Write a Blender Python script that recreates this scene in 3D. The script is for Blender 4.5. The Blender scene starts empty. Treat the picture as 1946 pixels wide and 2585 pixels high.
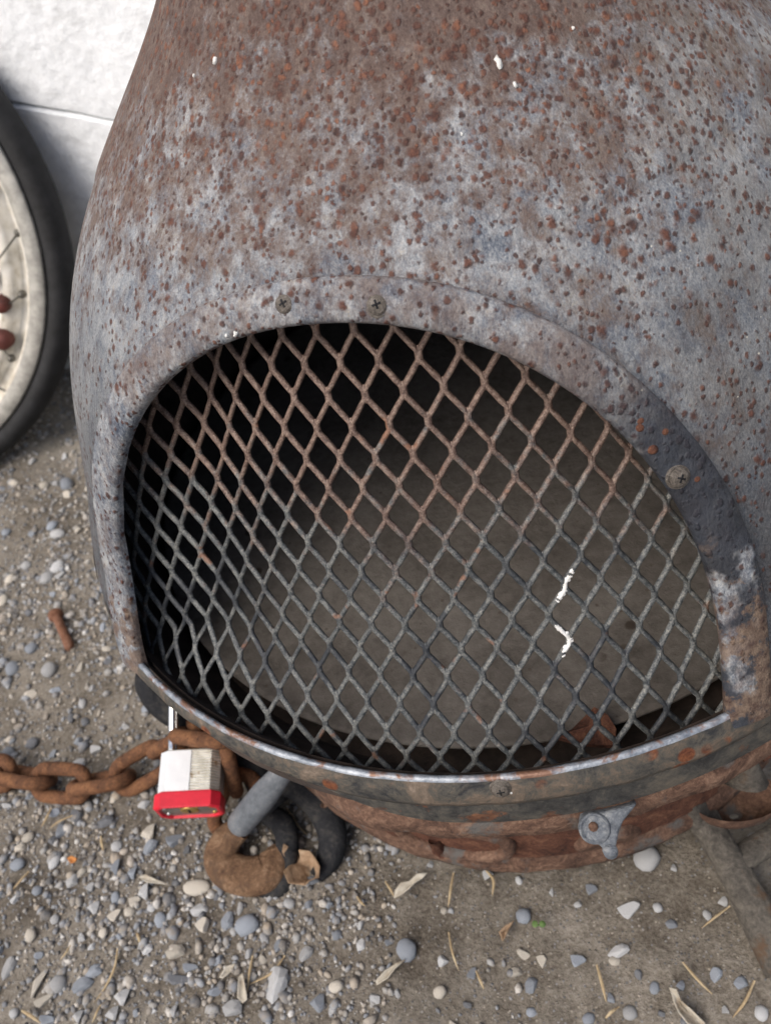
import bpy, bmesh, math, random
import numpy as np
from mathutils import Vector, Matrix, noise

random.seed(7)
rng = np.random.default_rng(11)
scn = bpy.context.scene
col = scn.collection

# ------------------------------------------------------------------ camera
PW, PH = 1946.0, 2585.0
FPX = 2232.86
ZG = 0.2                                    # ground lies at z = 0
CAM = np.array([0.0563, -0.3909, 0.3456 + ZG])
yaw, pitch, roll = -0.3201780, 0.7839768, -0.3292374
FW = np.array([math.sin(yaw) * math.cos(pitch), math.cos(yaw) * math.cos(pitch), -math.sin(pitch)])
_r = np.cross(FW, [0, 0, 1]); _r /= np.linalg.norm(_r); _u = np.cross(_r, FW)
RT = math.cos(roll) * _r + math.sin(roll) * _u
UP = -math.sin(roll) * _r + math.cos(roll) * _u
cam = bpy.data.objects.new('camera', bpy.data.cameras.new('camera'))
col.objects.link(cam)
cam.matrix_world = Matrix(((RT[0], UP[0], -FW[0], CAM[0]), (RT[1], UP[1], -FW[1], CAM[1]),
                           (RT[2], UP[2], -FW[2], CAM[2]), (0, 0, 0, 1)))
cam.data.sensor_fit = 'HORIZONTAL'
cam.data.sensor_width = 36
cam.data.lens = 36 * FPX / PW
cam.data.clip_start = 0.01
cam.data.clip_end = 500
cam.data.dof.use_dof = True
cam.data.dof.focus_distance = 0.335
cam.data.dof.aperture_fstop = 22
scn.camera = cam

# ------------------------------------------------------------------ sky, sun, exposure
SUN_EL, SUN_AZ = 52.0, 215.0                # azimuth from +Y, clockwise
w = bpy.data.worlds.new('World'); scn.world = w; w.use_nodes = True
wn = w.node_tree.nodes; wl = w.node_tree.links
bg = wn['Background']; bg.inputs['Strength'].default_value = 0.12
sky = wn.new('ShaderNodeTexSky'); sky.sky_type = 'NISHITA'; sky.sun_disc = False
sky.sun_elevation = math.radians(SUN_EL); sky.sun_rotation = math.radians(SUN_AZ)
sky.air_density = 1.0; sky.dust_density = 5.0; sky.ozone_density = 1.0
wl.new(sky.outputs['Color'], bg.inputs['Color'])
sl = bpy.data.lights.new('sun', 'SUN'); sl.energy = 1.5; sl.angle = math.radians(40); sl.color = (1.0, 0.95, 0.88)
so = bpy.data.objects.new('sun', sl); col.objects.link(so)
_e, _a = math.radians(SUN_EL), math.radians(SUN_AZ)
sd = Vector((math.sin(_a) * math.cos(_e), math.cos(_a) * math.cos(_e), math.sin(_e)))
so.rotation_euler = sd.to_track_quat('Z', 'Y').to_euler()
scn.view_settings.view_transform = 'Standard'; scn.view_settings.look = 'None'
scn.view_settings.exposure = 0.5; scn.view_settings.gamma = 1.0
scn.view_settings.use_curve_mapping = False

# ------------------------------------------------------------------ pixel helpers (photo pixels -> points)
def ray(x, y): return FW + (x - PW / 2) / FPX * RT - (y - PH / 2) / FPX * UP
def onz(x, y, z=0.0):
    v = ray(x, y); return CAM + v * ((z - CAM[2]) / v[2])
def atd(x, y, dep): return CAM + ray(x, y) * dep

# ------------------------------------------------------------------ object helpers
def tag(o, label=None, cat=None, group=None, kind=None):
    if label: o['label'] = label
    if cat: o['category'] = cat
    if group: o['group'] = group
    if kind: o['kind'] = kind
    return o
def empty(name, loc=(0, 0, 0)):
    o = bpy.data.objects.new(name, None); o.location = loc; o.empty_display_size = .02; col.objects.link(o); return o
def link(name, me, mat=None, parent=None, smooth=True):
    o = bpy.data.objects.new(name, me); col.objects.link(o)
    if mat and not me.materials: me.materials.append(mat)
    if smooth: me.shade_smooth()
    if parent:
        o.parent = parent
        o.matrix_parent_inverse = parent.matrix_basis.inverted()
    return o
def mesh(name, v, f):
    me = bpy.data.meshes.new(name); me.from_pydata([tuple(map(float, p)) for p in v], [], [tuple(map(int, q)) for q in f]); me.update(); return me
class MB:
    def __init__(s): s.v = []; s.f = []
    def add(s, v, f):
        b = len(s.v); s.v += [tuple(map(float, p)) for p in v]; s.f += [tuple(i + b for i in q) for q in f]; return s
    def grid(s, P, closeu=False, closev=False):
        P = np.asarray(P, float); n, m = P.shape[:2]; f = []
        for i in range(n if closeu else n - 1):
            for j in range(m if closev else m - 1):
                i2, j2 = (i + 1) % n, (j + 1) % m
                f.append((i * m + j, i2 * m + j, i2 * m + j2, i * m + j2))
        return s.add(P.reshape(-1, 3), f)
    def tube(s, path, rad, seg=10, flat=1.0, closed=False, up=(0, 0, 1), caps=True, sq=1.0):
        """sweep; rad: float or list; flat: scale of the section along the 'up' side; sq<1 squarer"""
        P = np.asarray(path, float); n = len(P)
        rad = np.full(n, rad) if np.isscalar(rad) else np.asarray(rad, float)
        T = np.roll(P, -1, 0) - np.roll(P, 1, 0)
        if not closed: T[0] = P[1] - P[0]; T[-1] = P[-1] - P[-2]
        T /= np.linalg.norm(T, axis=1)[:, None] + 1e-12
        a = np.linspace(0, 2 * math.pi, seg, endpoint=False)
        ca, sa = np.cos(a), np.sin(a)
        ca = np.sign(ca) * abs(ca) ** sq; sa = np.sign(sa) * abs(sa) ** sq
        G = []
        for i in range(n):
            x = np.cross(T[i], up)
            if np.linalg.norm(x) < 1e-5: x = np.cross(T[i], (1, .1, 0))
            x /= np.linalg.norm(x); y = np.cross(x, T[i])
            G.append(P[i] + rad[i] * (ca[:, None] * x + flat * sa[:, None] * y))
        b = len(s.v)
        s.grid(G, closeu=closed, closev=True)
        if caps and not closed:
            s.f.append(tuple(b + k for k in range(seg))[::-1]); s.f.append(tuple(b + (n - 1) * seg + k for k in range(seg)))
        return s
    def box(s, c, h, M=None):
        c = np.asarray(c, float); M = np.eye(3) if M is None else np.asarray(M, float)
        v = [c + M @ (np.array((x, y, z)) * h) for x in (-1, 1) for y in (-1, 1) for z in (-1, 1)]
        return s.add(v, [(0, 1, 3, 2), (4, 6, 7, 5), (0, 4, 5, 1), (2, 3, 7, 6), (0, 2, 6, 4), (1, 5, 7, 3)])
    def disc(s, c, n, prof, seg=20):
        """lathe about axis n at c: prof = [(r, h), ...]"""
        c = np.asarray(c, float); n = np.asarray(n, float); n = n / np.linalg.norm(n)
        x = np.cross(n, (0, 0, 1)); x = np.cross(n, (1, 0, 0)) if np.linalg.norm(x) < 1e-3 else x
        x /= np.linalg.norm(x); y = np.cross(n, x); a = np.linspace(0, 2 * math.pi, seg, endpoint=False)
        G = [[c + n * h + max(r, 1e-5) * (math.cos(t) * x + math.sin(t) * y) for t in a] for r, h in prof]
        return s.grid(G, closev=True)
    def build(s, name, mat, parent=None, smooth=True, bevel=0, merge=False):
        me = mesh(name, s.v, s.f)
        if bevel or merge:
            bm = bmesh.new(); bm.from_mesh(me)
            if merge: bmesh.ops.remove_doubles(bm, verts=bm.verts, dist=1e-5)
            bmesh.ops.recalc_face_normals(bm, faces=bm.faces)
            if bevel: bmesh.ops.bevel(bm, geom=bm.edges[:], offset=bevel, segments=2, affect='EDGES', profile=.6)
            bm.to_mesh(me); bm.free()
        return link(name, me, mat, parent, smooth)
def smooth_path(pts, n=6):
    P = [np.asarray(p, float) for p in pts]; P = [2 * P[0] - P[1]] + P + [2 * P[-1] - P[-2]]; out = []
    for i in range(1, len(P) - 2):
        for t in np.linspace(0, 1, n, endpoint=False):
            a, b, c, d = P[i - 1:i + 3]
            out.append(.5 * (2 * b + (c - a) * t + (2 * a - 5 * b + 4 * c - d) * t * t + (3 * b - a - 3 * c + d) * t ** 3))
    out.append(P[-2]); return np.array(out)

# ------------------------------------------------------------------ materials
class NT:
    def __init__(s, name):
        s.m = bpy.data.materials.new(name); s.m.use_nodes = True
        s.n = s.m.node_tree.nodes; s.l = s.m.node_tree.links
        s.b = s.n['Principled BSDF']
        s.tc = s.n.new('ShaderNodeTexCoord').outputs['Object']
    def put(s, sock, v):
        if hasattr(v, 'is_output') or isinstance(v, bpy.types.NodeSocket): s.l.new(v, sock)
        elif isinstance(v, (tuple, list)) and len(v) == 3 and sock.type == 'RGBA': sock.default_value = (*v, 1)
        else: sock.default_value = v
    def map(s, scale=(1, 1, 1), loc=(0, 0, 0), vec=None):
        q = s.n.new('ShaderNodeMapping'); s.put(q.inputs['Vector'], vec or s.tc)
        q.inputs['Scale'].default_value = scale; q.inputs['Location'].default_value = loc; return q.outputs[0]
    def noise(s, scale, detail=4, rough=.6, vec=None, dist=0, out='Fac'):
        q = s.n.new('ShaderNodeTexNoise'); s.put(q.inputs['Vector'], vec or s.tc)
        q.inputs['Scale'].default_value = scale; q.inputs['Detail'].default_value = detail
        q.inputs['Roughness'].default_value = rough; q.inputs['Distortion'].default_value = dist
        return q.outputs[out]
    def vor(s, scale, feature='F1', vec=None, out='Distance', rnd=1):
        q = s.n.new('ShaderNodeTexVoronoi'); q.feature = feature; s.put(q.inputs['Vector'], vec or s.tc)
        q.inputs['Scale'].default_value = scale; q.inputs['Randomness'].default_value = rnd; return q.outputs[out]
    def math(s, op, a, b=0.0, c=None, clamp=False):
        q = s.n.new('ShaderNodeMath'); q.operation = op; q.use_clamp = clamp
        s.put(q.inputs[0], a); s.put(q.inputs[1], b)
        if c is not None: s.put(q.inputs[2], c)
        return q.outputs[0]
    def step(s, v, lo, hi, a=0.0, b=1.0):
        q = s.n.new('ShaderNodeMapRange'); q.interpolation_type = 'SMOOTHSTEP'; s.put(q.inputs['Value'], v)
        s.put(q.inputs['From Min'], lo); s.put(q.inputs['From Max'], hi)
        q.inputs['To Min'].default_value = a; q.inputs['To Max'].default_value = b; return q.outputs[0]
    def mix(s, f, a, b, mode='MIX'):
        q = s.n.new('ShaderNodeMix'); q.data_type = 'RGBA'; q.blend_type = mode
        s.put(q.inputs['Factor'], f); s.put(q.inputs['A'], a) if False else None
        ia = [i for i in q.inputs if i.name == 'A' and i.type == 'RGBA'][0]; ib = [i for i in q.inputs if i.name == 'B' and i.type == 'RGBA'][0]
        s.put(ia, a); s.put(ib, b); return [o for o in q.outputs if o.type == 'RGBA'][0]
    def ramp(s, f, stops):
        q = s.n.new('ShaderNodeValToRGB'); s.put(q.inputs[0], f); e = q.color_ramp.elements
        while len(e) < len(stops): e.new(.5)
        for k, (p, c) in enumerate(stops): e[k].position = p; e[k].color = (*c, 1)
        return q.outputs['Color']
    def sep(s, v=None):
        q = s.n.new('ShaderNodeSeparateXYZ'); s.put(q.inputs[0], v or s.tc); return q.outputs
    def attr(s, name, kind='GEOMETRY'):
        q = s.n.new('ShaderNodeAttribute'); q.attribute_name = name; q.attribute_type = kind; return q.outputs
    def rand(s):
        return s.n.new('ShaderNodeObjectInfo').outputs['Random']
    def bump(s, h, strength=.3, dist=.001, prev=None):
        q = s.n.new('ShaderNodeBump'); s.put(q.inputs['Height'], h); q.inputs['Strength'].default_value = strength
        q.inputs['Distance'].default_value = dist
        if prev: s.l.new(prev, q.inputs['Normal'])
        return q.outputs[0]
    def done(s, color, rough=.6, metal=0.0, normal=None, spec=None):
        s.put(s.b.inputs['Base Color'], color); s.put(s.b.inputs['Roughness'], rough); s.put(s.b.inputs['Metallic'], metal)
        if normal: s.l.new(normal, s.b.inputs['Normal'])
        if spec is not None: s.put(s.b.inputs['Specular IOR Level'], spec)
        return s.m

def steel_material(name, rust_lo, rust_hi, spots=1.0, black=0.0, film=1.0, tint=0):
    """weathered steel: blue-grey scale, brown film, raised rust spots, optional black patches, charcoal deepening downward"""
    t = NT(name)
    z = t.sep()[2]; x = t.sep()[0]
    vs = t.map((1, 1, .5))
    big = t.noise(7, 4, .6, vs); mid = t.noise(80, 5, .7, vs, .15); fine = t.noise(480, 3, .75, vs); grit = t.noise(1500, 2, .7, vs)
    grey = t.ramp(t.math('ADD', t.math('ADD', t.math('MULTIPLY', mid, .50), t.math('MULTIPLY', fine, .26)), t.math('MULTIPLY', grit, .24)),
                  [(.36, (.045, .055, .08)), (.44, (.12, .138, .168)), (.50, (.205, .222, .242)), (.565, (.315, .33, .345)), (.64, (.36, .35, .315))])
    hgt = t.step(z, rust_lo, rust_hi)                                   # more rust towards the neck
    # brown film in blotches
    fm = t.math('ADD', t.math('MULTIPLY', hgt, .36), t.math('MULTIPLY', t.noise(95, 6, .78, vs, .25), 1.35))
    fm = t.math('ADD', fm, t.math('MULTIPLY', t.math('SUBTRACT', big, .5), .7))
    film_f = t.math('MULTIPLY', t.step(fm, .62, 1.02), film, clamp=True)
    brown = t.ramp(t.math('ADD', t.math('MULTIPLY', t.noise(120, 4, .7, vs), .5), t.math('MULTIPLY', t.noise(900, 3, .75, vs), .5)), [(.3, (.05, .033, .029)), (.5, (.115, .082, .070)), (.7, (.185, .148, .124))])
    c = t.mix(film_f, grey, brown)
    if tint:
        nk = t.math('MULTIPLY', t.step(z, .40, .475), t.step(t.noise(110, 5, .75, vs), .40, .60))
        c = t.mix(t.math('MULTIPLY', nk, .75), c, t.ramp(grit, [(.35, (.035, .02, .018)), (.65, (.09, .06, .052))]))
        tn = t.math('MULTIPLY', t.step(x, .02, .17), t.step(t.noise(45, 5, .7, vs), .36, .62))
        c = t.mix(t.math('MULTIPLY', tn, .55), c, (.165, .142, .112))
        low_m = t.step(t.math('ADD', t.math('SUBTRACT', .435, z), t.math('ADD', t.math('MULTIPLY', t.math('SUBTRACT', t.noise(20, 5, .65, vs), .5), .16), t.math('MULTIPLY', t.math('SUBTRACT', fine, .5), .10))), .015, .165)  # charcoal tone, stronger towards the bottom, broken up by noise
        c = t.mix(t.math('MULTIPLY', low_m, .78), c, t.ramp(grit, [(.3, (.022, .026, .034)), (.7, (.075, .08, .088))]))
    # rust spots: two sizes of cells, sizes and presence vary
    wv = t.n.new('ShaderNodeVectorMath'); wv.operation = 'ADD'
    sc_ = t.n.new('ShaderNodeVectorMath'); sc_.operation = 'SCALE'; sc_.inputs['Scale'].default_value = .0022
    t.l.new(t.noise(420, 3, .6, None, 0, 'Color'), sc_.inputs[0]); t.l.new(t.tc, wv.inputs[0]); t.l.new(sc_.outputs[0], wv.inputs[1])
    bumps = None
    for scale, rad, seed, amt in ((230, .27, 0., 1.), (400, .30, 3., .95), (140, .20, 7., 1.), (300, .28, 11., .95)):
        vv = t.map((1, 1, .8), (seed, seed, seed), wv.outputs[0])
        dst = t.vor(scale, vec=vv)
        rid = t.sep(t.vor(scale, vec=vv, out='Color'))[0]
        thr = t.math('ADD', t.math('MULTIPLY', hgt, .55), t.math('MULTIPLY', t.math('SUBTRACT', t.noise(13, 4, .6), .5), 1.3))
        keep = t.step(t.math('SUBTRACT', t.math('ADD', thr, .40 * spots), rid), -.04, .04)
        rr = t.math('MULTIPLY', t.math('ADD', t.math('MULTIPLY', t.sep(t.vor(scale, vec=vv, out='Color'))[1], .7), .5), rad)
        m = t.math('MULTIPLY', t.step(t.math('SUBTRACT', dst, rr), -.12, .13, 1, 0), keep)
        m = t.math('MULTIPLY', m, amt)
        rc = t.ramp(t.math('ADD', t.math('MULTIPLY', t.noise(330, 3, .7), .7), t.math('MULTIPLY', rid, .3)),
                    [(.3, (.035, .017, .015)), (.5, (.095, .04, .028)), (.72, (.21, .09, .05))])
        c = t.mix(t.math('MULTIPLY', m, .92), c, rc)
        bumps = m if bumps is None else t.math('MAXIMUM', bumps, m)
    if black:
        bk = t.step(t.math('ADD', t.noise(16, 5, .65, t.map((1, 1, 1), (4, 2, 1))), black), .56, .68)
        c = t.mix(t.math('MULTIPLY', bk, .88), c, (.022, .025, .033))
        blk = bk
    # pale specks of dust
    sp = t.step(t.vor(150, vec=t.map((1, 1, 1), (9, 1, 5))), .07, .045)
    spk = t.math('MULTIPLY', sp, t.step(t.noise(25, 2), .63, .7))
    c = t.mix(t.math('MULTIPLY', spk, .7), c, (.62, .58, .48))
    rough = t.math('ADD', .42, t.math('MULTIPLY', t.math('MAXIMUM', film_f, bumps), .33))
    nb = t.bump(t.noise(520, 3, .6, vs), .7, .0011); nb = t.bump(grit, .5, .0005, nb)
    nb = t.bump(bumps, .55, .0009, nb)
    nb = t.bump(t.noise(60, 3, .6), .25, .002, nb)
    return t.done(c, rough, .0, nb, .28)

M = {}
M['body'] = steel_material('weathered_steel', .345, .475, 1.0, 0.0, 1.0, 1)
M['frame'] = steel_material('frame_steel', .20, .60, .62, 0.0, .75)

def lower_steel():
    t = NT('sooty_lower_steel')
    a = t.noise(45, 5, .7, None, .8); b = t.noise(300, 3, .7); s_ = t.noise(9, 3)
    c = t.ramp(t.math('ADD', t.math('MULTIPLY', a, .65), t.math('MULTIPLY', b, .35)),
               [(.36, (.020, .021, .023)), (.47, (.052, .052, .05)), (.56, (.095, .088, .075)), (.68, (.16, .135, .105))])
    r = t.step(t.math('ADD', t.noise(60, 4, .7), t.math('MULTIPLY', t.math('SUBTRACT', s_, .5), .5)), .60, .70)
    c = t.mix(r, c, t.ramp(t.noise(200, 3), [(.35, (.07, .028, .018)), (.65, (.21, .10, .055))]))
    nb = t.bump(t.noise(380, 3), .45, .0009); nb = t.bump(a, .35, .002, nb)
    return t.done(c, .55, .15, nb)
M['lower'] = lower_steel()

def lip_steel():
    t = NT('worn_lip_steel')
    a = t.noise(40, 5, .7, None, 1.0); b = t.noise(300, 3, .7)
    c = t.ramp(t.math('ADD', t.math('MULTIPLY', a, .7), t.math('MULTIPLY', b, .3)),
               [(.38, (.03, .032, .036)), (.48, (.085, .08, .07)), (.56, (.14, .11, .085)), (.68, (.24, .19, .15))])
    d = t.vor(70); k = t.step(d, .30, .22); k = t.math('MULTIPLY', k, t.step(t.noise(30, 2), .5, .58))
    c = t.mix(k, c, t.ramp(b, [(.3, (.08, .025, .015)), (.7, (.24, .09, .04))]))
    nb = t.bump(b, .45, .0009); nb = t.bump(a, .5, .002, nb)
    return t.done(c, t.math('ADD', .35, t.math('MULTIPLY', a, .4)), .25, nb)
M['lip'] = lip_steel()

def edge_steel():
    t = NT('bare_steel_edge')
    a = t.noise(60, 4, .7, None, .5)
    c = t.mix(t.step(a, .50, .62), t.ramp(t.noise(220, 3), [(.3, (.10, .12, .15)), (.7, (.34, .37, .41))]), (.16, .085, .055))
    return t.done(c, .45, .3, t.bump(t.noise(300, 3), .5, .001))
M['edge'] = edge_steel()

def grille_mat():
    t = NT('rusty_mesh_steel')
    z = t.sep()[2]
    a = t.noise(28, 5, .7, None, .6); b = t.math('ADD', t.math('MULTIPLY', t.noise(350, 4, .7), .55), t.math('MULTIPLY', t.noise(1300, 2, .7), .45)); k = t.noise(60, 3, .7)
    up = t.step(z, .25, .37)
    rust = t.ramp(b, [(.34, (.045, .026, .022)), (.46, (.12, .078, .062)), (.56, (.205, .145, .117)), (.70, (.32, .25, .20))])
    grey = t.ramp(b, [(.34, (.018, .022, .028)), (.46, (.07, .077, .08)), (.56, (.15, .155, .15)), (.70, (.28, .27, .24))])
    f = t.step(t.math('ADD', t.math('ADD', t.math('MULTIPLY', a, .5), t.math('MULTIPLY', t.noise(130, 4, .7), .5)), t.math('MULTIPLY', t.math('SUBTRACT', up, .45), .30)), .42, .58)
    c = t.mix(f, grey, rust)
    bk = t.math('MULTIPLY', t.step(t.noise(30, 5, .75, t.map((1, 1, 1), (3, 3, 3))), .49, .60), t.step(z, .33, .25))
    c = t.mix(t.math('MULTIPLY', bk, .85), c, (.022, .026, .034))
    c = t.mix(t.math('MULTIPLY', t.step(k, .62, .70), .7), c, (.22, .105, .06))
    nb = t.bump(b, .7, .0012)
    return t.done(c, .55, .2, nb)
M['grille'] = grille_mat()

def rust_mat(name, c0, c1, c2, scale=60, rough=.85, bump=.6, patch=None):
    t = NT(name)
    a = t.noise(scale, 6, .72, None, .8); b = t.noise(scale * 6, 4, .7)
    v = t.math('ADD', t.math('MULTIPLY', a, .6), t.math('MULTIPLY', b, .4))
    c = t.ramp(v, [(.34, c0), (.50, c1), (.66, c2)])
    if patch: c = t.mix(t.step(t.noise(scale * .5, 4, .7, t.map((1, 1, 1), (5, 1, 2))), .54, .66), c, patch)
    nb = t.bump(b, bump, .001); nb = t.bump(a, bump, .003, nb)
    return t.done(c, rough, 0, nb, .25)
M['ring'] = rust_mat('flaking_rust', (.03, .018, .015), (.115, .066, .046), (.235, .15, .105), 70, patch=(.10, .095, .09))
M['ringdark'] = rust_mat('deep_flaking_rust', (.028, .014, .012), (.10, .042, .027), (.20, .10, .06), 80)
M['chain'] = rust_mat('orange_brown_rust', (.035, .018, .012), (.125, .058, .030), (.26, .125, .058), 110)
M['hook'] = rust_mat('tan_rust', (.05, .028, .018), (.135, .078, .044), (.25, .165, .105), 75, patch=(.085, .052, .033))
M['leg'] = rust_mat('dusty_cast_iron', (.03, .028, .024), (.08, .072, .062), (.155, .14, .115), 70, patch=(.085, .054, .034))
M['black'] = rust_mat('black_painted_iron', (.006, .007, .009), (.014, .015, .018), (.05, .047, .043), 60, .8)
M['leadgrey'] = rust_mat('dull_grey_metal', (.07, .08, .092), (.12, .132, .148), (.19, .20, .21), 45, .6, .4)
M['latch'] = rust_mat('grey_cast_plate', (.045, .052, .062), (.12, .135, .155), (.27, .28, .285), 90, .5, .6)
M['screw'] = rust_mat('tarnished_screw', (.035, .03, .027), (.12, .105, .09), (.24, .22, .20), 350, .5, .5)
M['white'] = rust_mat('white_dried_paint', (.55, .54, .5), (.75, .75, .73), (.82, .82, .8), 120, .7)
M['nail'] = rust_mat('nail_rust', (.07, .028, .016), (.16, .075, .045), (.24, .14, .10), 70)
M['leaf'] = rust_mat('dead_leaf', (.16, .10, .06), (.28, .19, .12), (.36, .28, .2), 50, .8)
M['paleleaf'] = rust_mat('pale_leaf', (.24, .18, .12), (.40, .37, .31), (.5, .47, .41), 35, .8, .3)
M['straw'] = rust_mat('dry_straw', (.25, .18, .10), (.36, .28, .17), (.48, .40, .27), 60, .8, .2)
M['orange'] = rust_mat('orange_leaf', (.30, .10, .025), (.42, .17, .05), (.5, .25, .09), 80, .8, .2)
M['green'] = rust_mat('seedling_green', (.05, .09, .025), (.08, .14, .04), (.12, .19, .07), 80, .6, .2)

def floor_mat():
    t = NT('ash_coated_plate')
    a = t.noise(20, 5, .65); b = t.noise(200, 4, .7)
    c = t.ramp(t.math('ADD', t.math('MULTIPLY', a, .6), t.math('MULTIPLY', b, .4)), [(.34, (.05, .043, .037)), (.5, (.105, .094, .084)), (.66, (.155, .142, .128))])
    d = t.step(t.vor(48, vec=t.map((1, 1, 1), (1, 7, 0))), .16, .10); d = t.math('MULTIPLY', d, t.step(t.noise(14, 3), .52, .6))
    c = t.mix(d, c, (.035, .025, .018))
    e = t.step(t.vor(110), .13, .08)
    c = t.mix(t.math('MULTIPLY', e, .7), c, (.06, .045, .035))
    c = t.mix(t.step(t.noise(11, 4, .6, t.map((1, 1, 1), (5, 5, 5))), .62, .68), c, (.05, .038, .03))
    return t.done(c, .9, 0, t.bump(b, .4, .002))
M['floor'] = floor_mat()
def inner_mat():
    t = NT('soot')
    b = t.noise(60, 4, .7)
    return t.done(t.ramp(b, [(.35, (.018, .013, .011)), (.65, (.06, .042, .034))]), .95, 0, t.bump(b, .4, .003))
M['inner'] = inner_mat()

def ground_mat():
    t = NT('packed_sandy_dirt')
    a = t.noise(9, 5, .6); b = t.noise(70, 5, .7); g = t.noise(420, 4, .75)
    v = t.math('ADD', t.math('ADD', t.math('MULTIPLY', a, .35), t.math('MULTIPLY', b, .3)), t.math('MULTIPLY', g, .4))
    c = t.ramp(v, [(.37, (.035, .028, .021)), (.46, (.095, .08, .062)), (.54, (.165, .146, .12)), (.65, (.27, .245, .21))])
    dm = t.step(t.noise(6.5, 4, .6, t.map((1, 1, 1), (2.3, .7, 0))), .56, .68)
    c = t.mix(t.math('MULTIPLY', dm, .55), c, (.27, .25, .215))                 # pale dry dust
    dk = t.step(t.noise(5.0, 4, .6, t.map((1, 1, 1), (7.3, 3.7, 0))), .55, .66)
    c = t.mix(t.math('MULTIPLY', dk, .6), c, (.06, .048, .036))
    gr = t.vor(520); gc = t.sep(t.vor(520, out='Color'))[0]
    gm = t.math('MULTIPLY', t.step(gr, .42, .3), t.step(gc, .74, .8))
    c = t.mix(gm, c, t.ramp(t.sep(t.vor(520, out='Color'))[1], [(.2, (.10, .10, .105)), (.6, (.24, .24, .24)), (.9, (.31, .275, .225))]))
    nb = t.bump(g, .8, .002); nb = t.bump(t.math('MULTIPLY', gm, 1.0), .6, .0015, nb); nb = t.bump(b, .5, .004, nb)
    return t.done(c, .95, 0, nb)
M['ground'] = ground_mat()

STONE = [(.0, (.07, .07, .072)), (.16, (.13, .135, .145)), (.34, (.19, .205, .23)), (.52, (.265, .28, .30)), (.68, (.31, .30, .28)), (.84, (.33, .28, .22)), (.93, (.44, .42, .39)), (1, (.54, .54, .53))]
def stone_mat(name, per_object):
    t = NT(name)
    r = t.rand() if per_object else t.attr('tone')[2]
    n = t.noise(160, 4, .7)
    c = t.ramp(r, STONE)
    c = t.mix(t.step(n, .42, .66), c, (.22, .20, .175)); 
    return t.done(c, .85, 0, t.bump(t.noise(300, 4, .7), .5, .0012))
M['grain'] = stone_mat('gravel_grain', False)
def pebble_mat(name, c0, c1, dust=.35):
    t = NT(name)
    n = t.noise(140, 5, .7); k = t.noise(500, 3, .7)
    c = t.ramp(t.math('ADD', t.math('MULTIPLY', n, .6), t.math('MULTIPLY', k, .4)), [(.35, c0), (.65, c1)])
    j = t.math('MULTIPLY_ADD', t.rand(), .5, .75)
    hs = t.n.new('ShaderNodeHueSaturation'); t.l.new(j, hs.inputs['Value']); t.l.new(c, hs.inputs['Color'])
    c = t.mix(t.math('MULTIPLY', t.step(t.noise(70, 3, .6, t.map((1, 1, 1), (3, 3, 1))), .5, .62), dust), hs.outputs[0], (.27, .24, .20))
    return t.done(c, .8, 0, t.bump(k, .5, .001))
M['pb_blue'] = pebble_mat('blue_grey_stone', (.15, .175, .21), (.27, .30, .345))
M['pb_light'] = pebble_mat('light_grey_stone', (.29, .30, .31), (.44, .45, .46))
M['pb_warm'] = pebble_mat('pale_buff_stone', (.33, .30, .255), (.50, .47, .41), .2)
M['pb_dark'] = pebble_mat('dark_slate_stone', (.075, .085, .10), (.15, .16, .18))

def wall_mat():
    t = NT('white_painted_masonry')
    a = t.noise(6, 5, .6); b = t.noise(70, 5, .7); z = t.sep()[2]
    c = t.ramp(t.math('ADD', t.math('MULTIPLY', a, .5), t.math('MULTIPLY', b, .5)), [(.33, (.62, .645, .67)), (.48, (.78, .81, .84)), (.6, (.83, .86, .89))])
    drt = t.math('MULTIPLY', t.step(z, .24, .02), t.step(t.noise(14, 5, .7), .40, .62))
    c = t.mix(t.math('MULTIPLY', drt, .75), c, (.36, .35, .32))              # splash-back dirt at the foot
    gs = t.math('MULTIPLY', t.step(t.noise(9, 5, .7, t.map((1, 1, 2.5), (3, 1, 8))), .56, .7), .5)
    c = t.mix(gs, c, (.45, .46, .46))
    nb = t.bump(t.noise(120, 5, .7), .5, .003); nb = t.bump(t.noise(15, 3), .4, .012, nb)
    return t.done(c, .9, 0, nb)
M['wall'] = wall_mat()
def plain(name, c, rough=.5, metal=0.0, var=.25, scale=80, bump=.15):
    t = NT(name); n = t.noise(scale, 4, .7)
    d = tuple(x * (1 - var) for x in c); e = tuple(min(1, x * (1 + var)) for x in c)
    return t.done(t.ramp(n, [(.35, d), (.65, e)]), rough, metal, t.bump(n, bump, .001))
M['mortar'] = plain('grey_joint', (.40, .40, .38), .95)
M['tyre'] = plain('black_rubber', (.012, .0125, .014), .85, 0, .45, 60, .3)
M['rubrim'] = plain('tyre_edge_rubber', (.06, .06, .06), .7, 0, .4, 60, .3)
def cream_mat():
    t = NT('dirty_cream_paint')
    a = t.noise(10, 5, .65); b = t.noise(80, 4, .7)
    c = t.ramp(t.math('ADD', t.math('MULTIPLY', a, .65), t.math('MULTIPLY', b, .35)), [(.34, (.33, .28, .20)), (.48, (.58, .55, .48)), (.62, (.72, .70, .65))])
    return t.done(c, .5, 0, t.bump(b, .2, .001))
M['cream'] = cream_mat()
M['alu'] = plain('grey_rim_edge', (.36, .35, .32), .45, .3)
M['spoke'] = plain('dull_spoke', (.12, .115, .10), .5, .4)
M['hubrust'] = plain('dark_red_rust', (.09, .022, .016), .7, 0, .4)
M['chrome'] = plain('bright_shackle_steel', (.85, .87, .88), .12, 1.0, .03)
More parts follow.
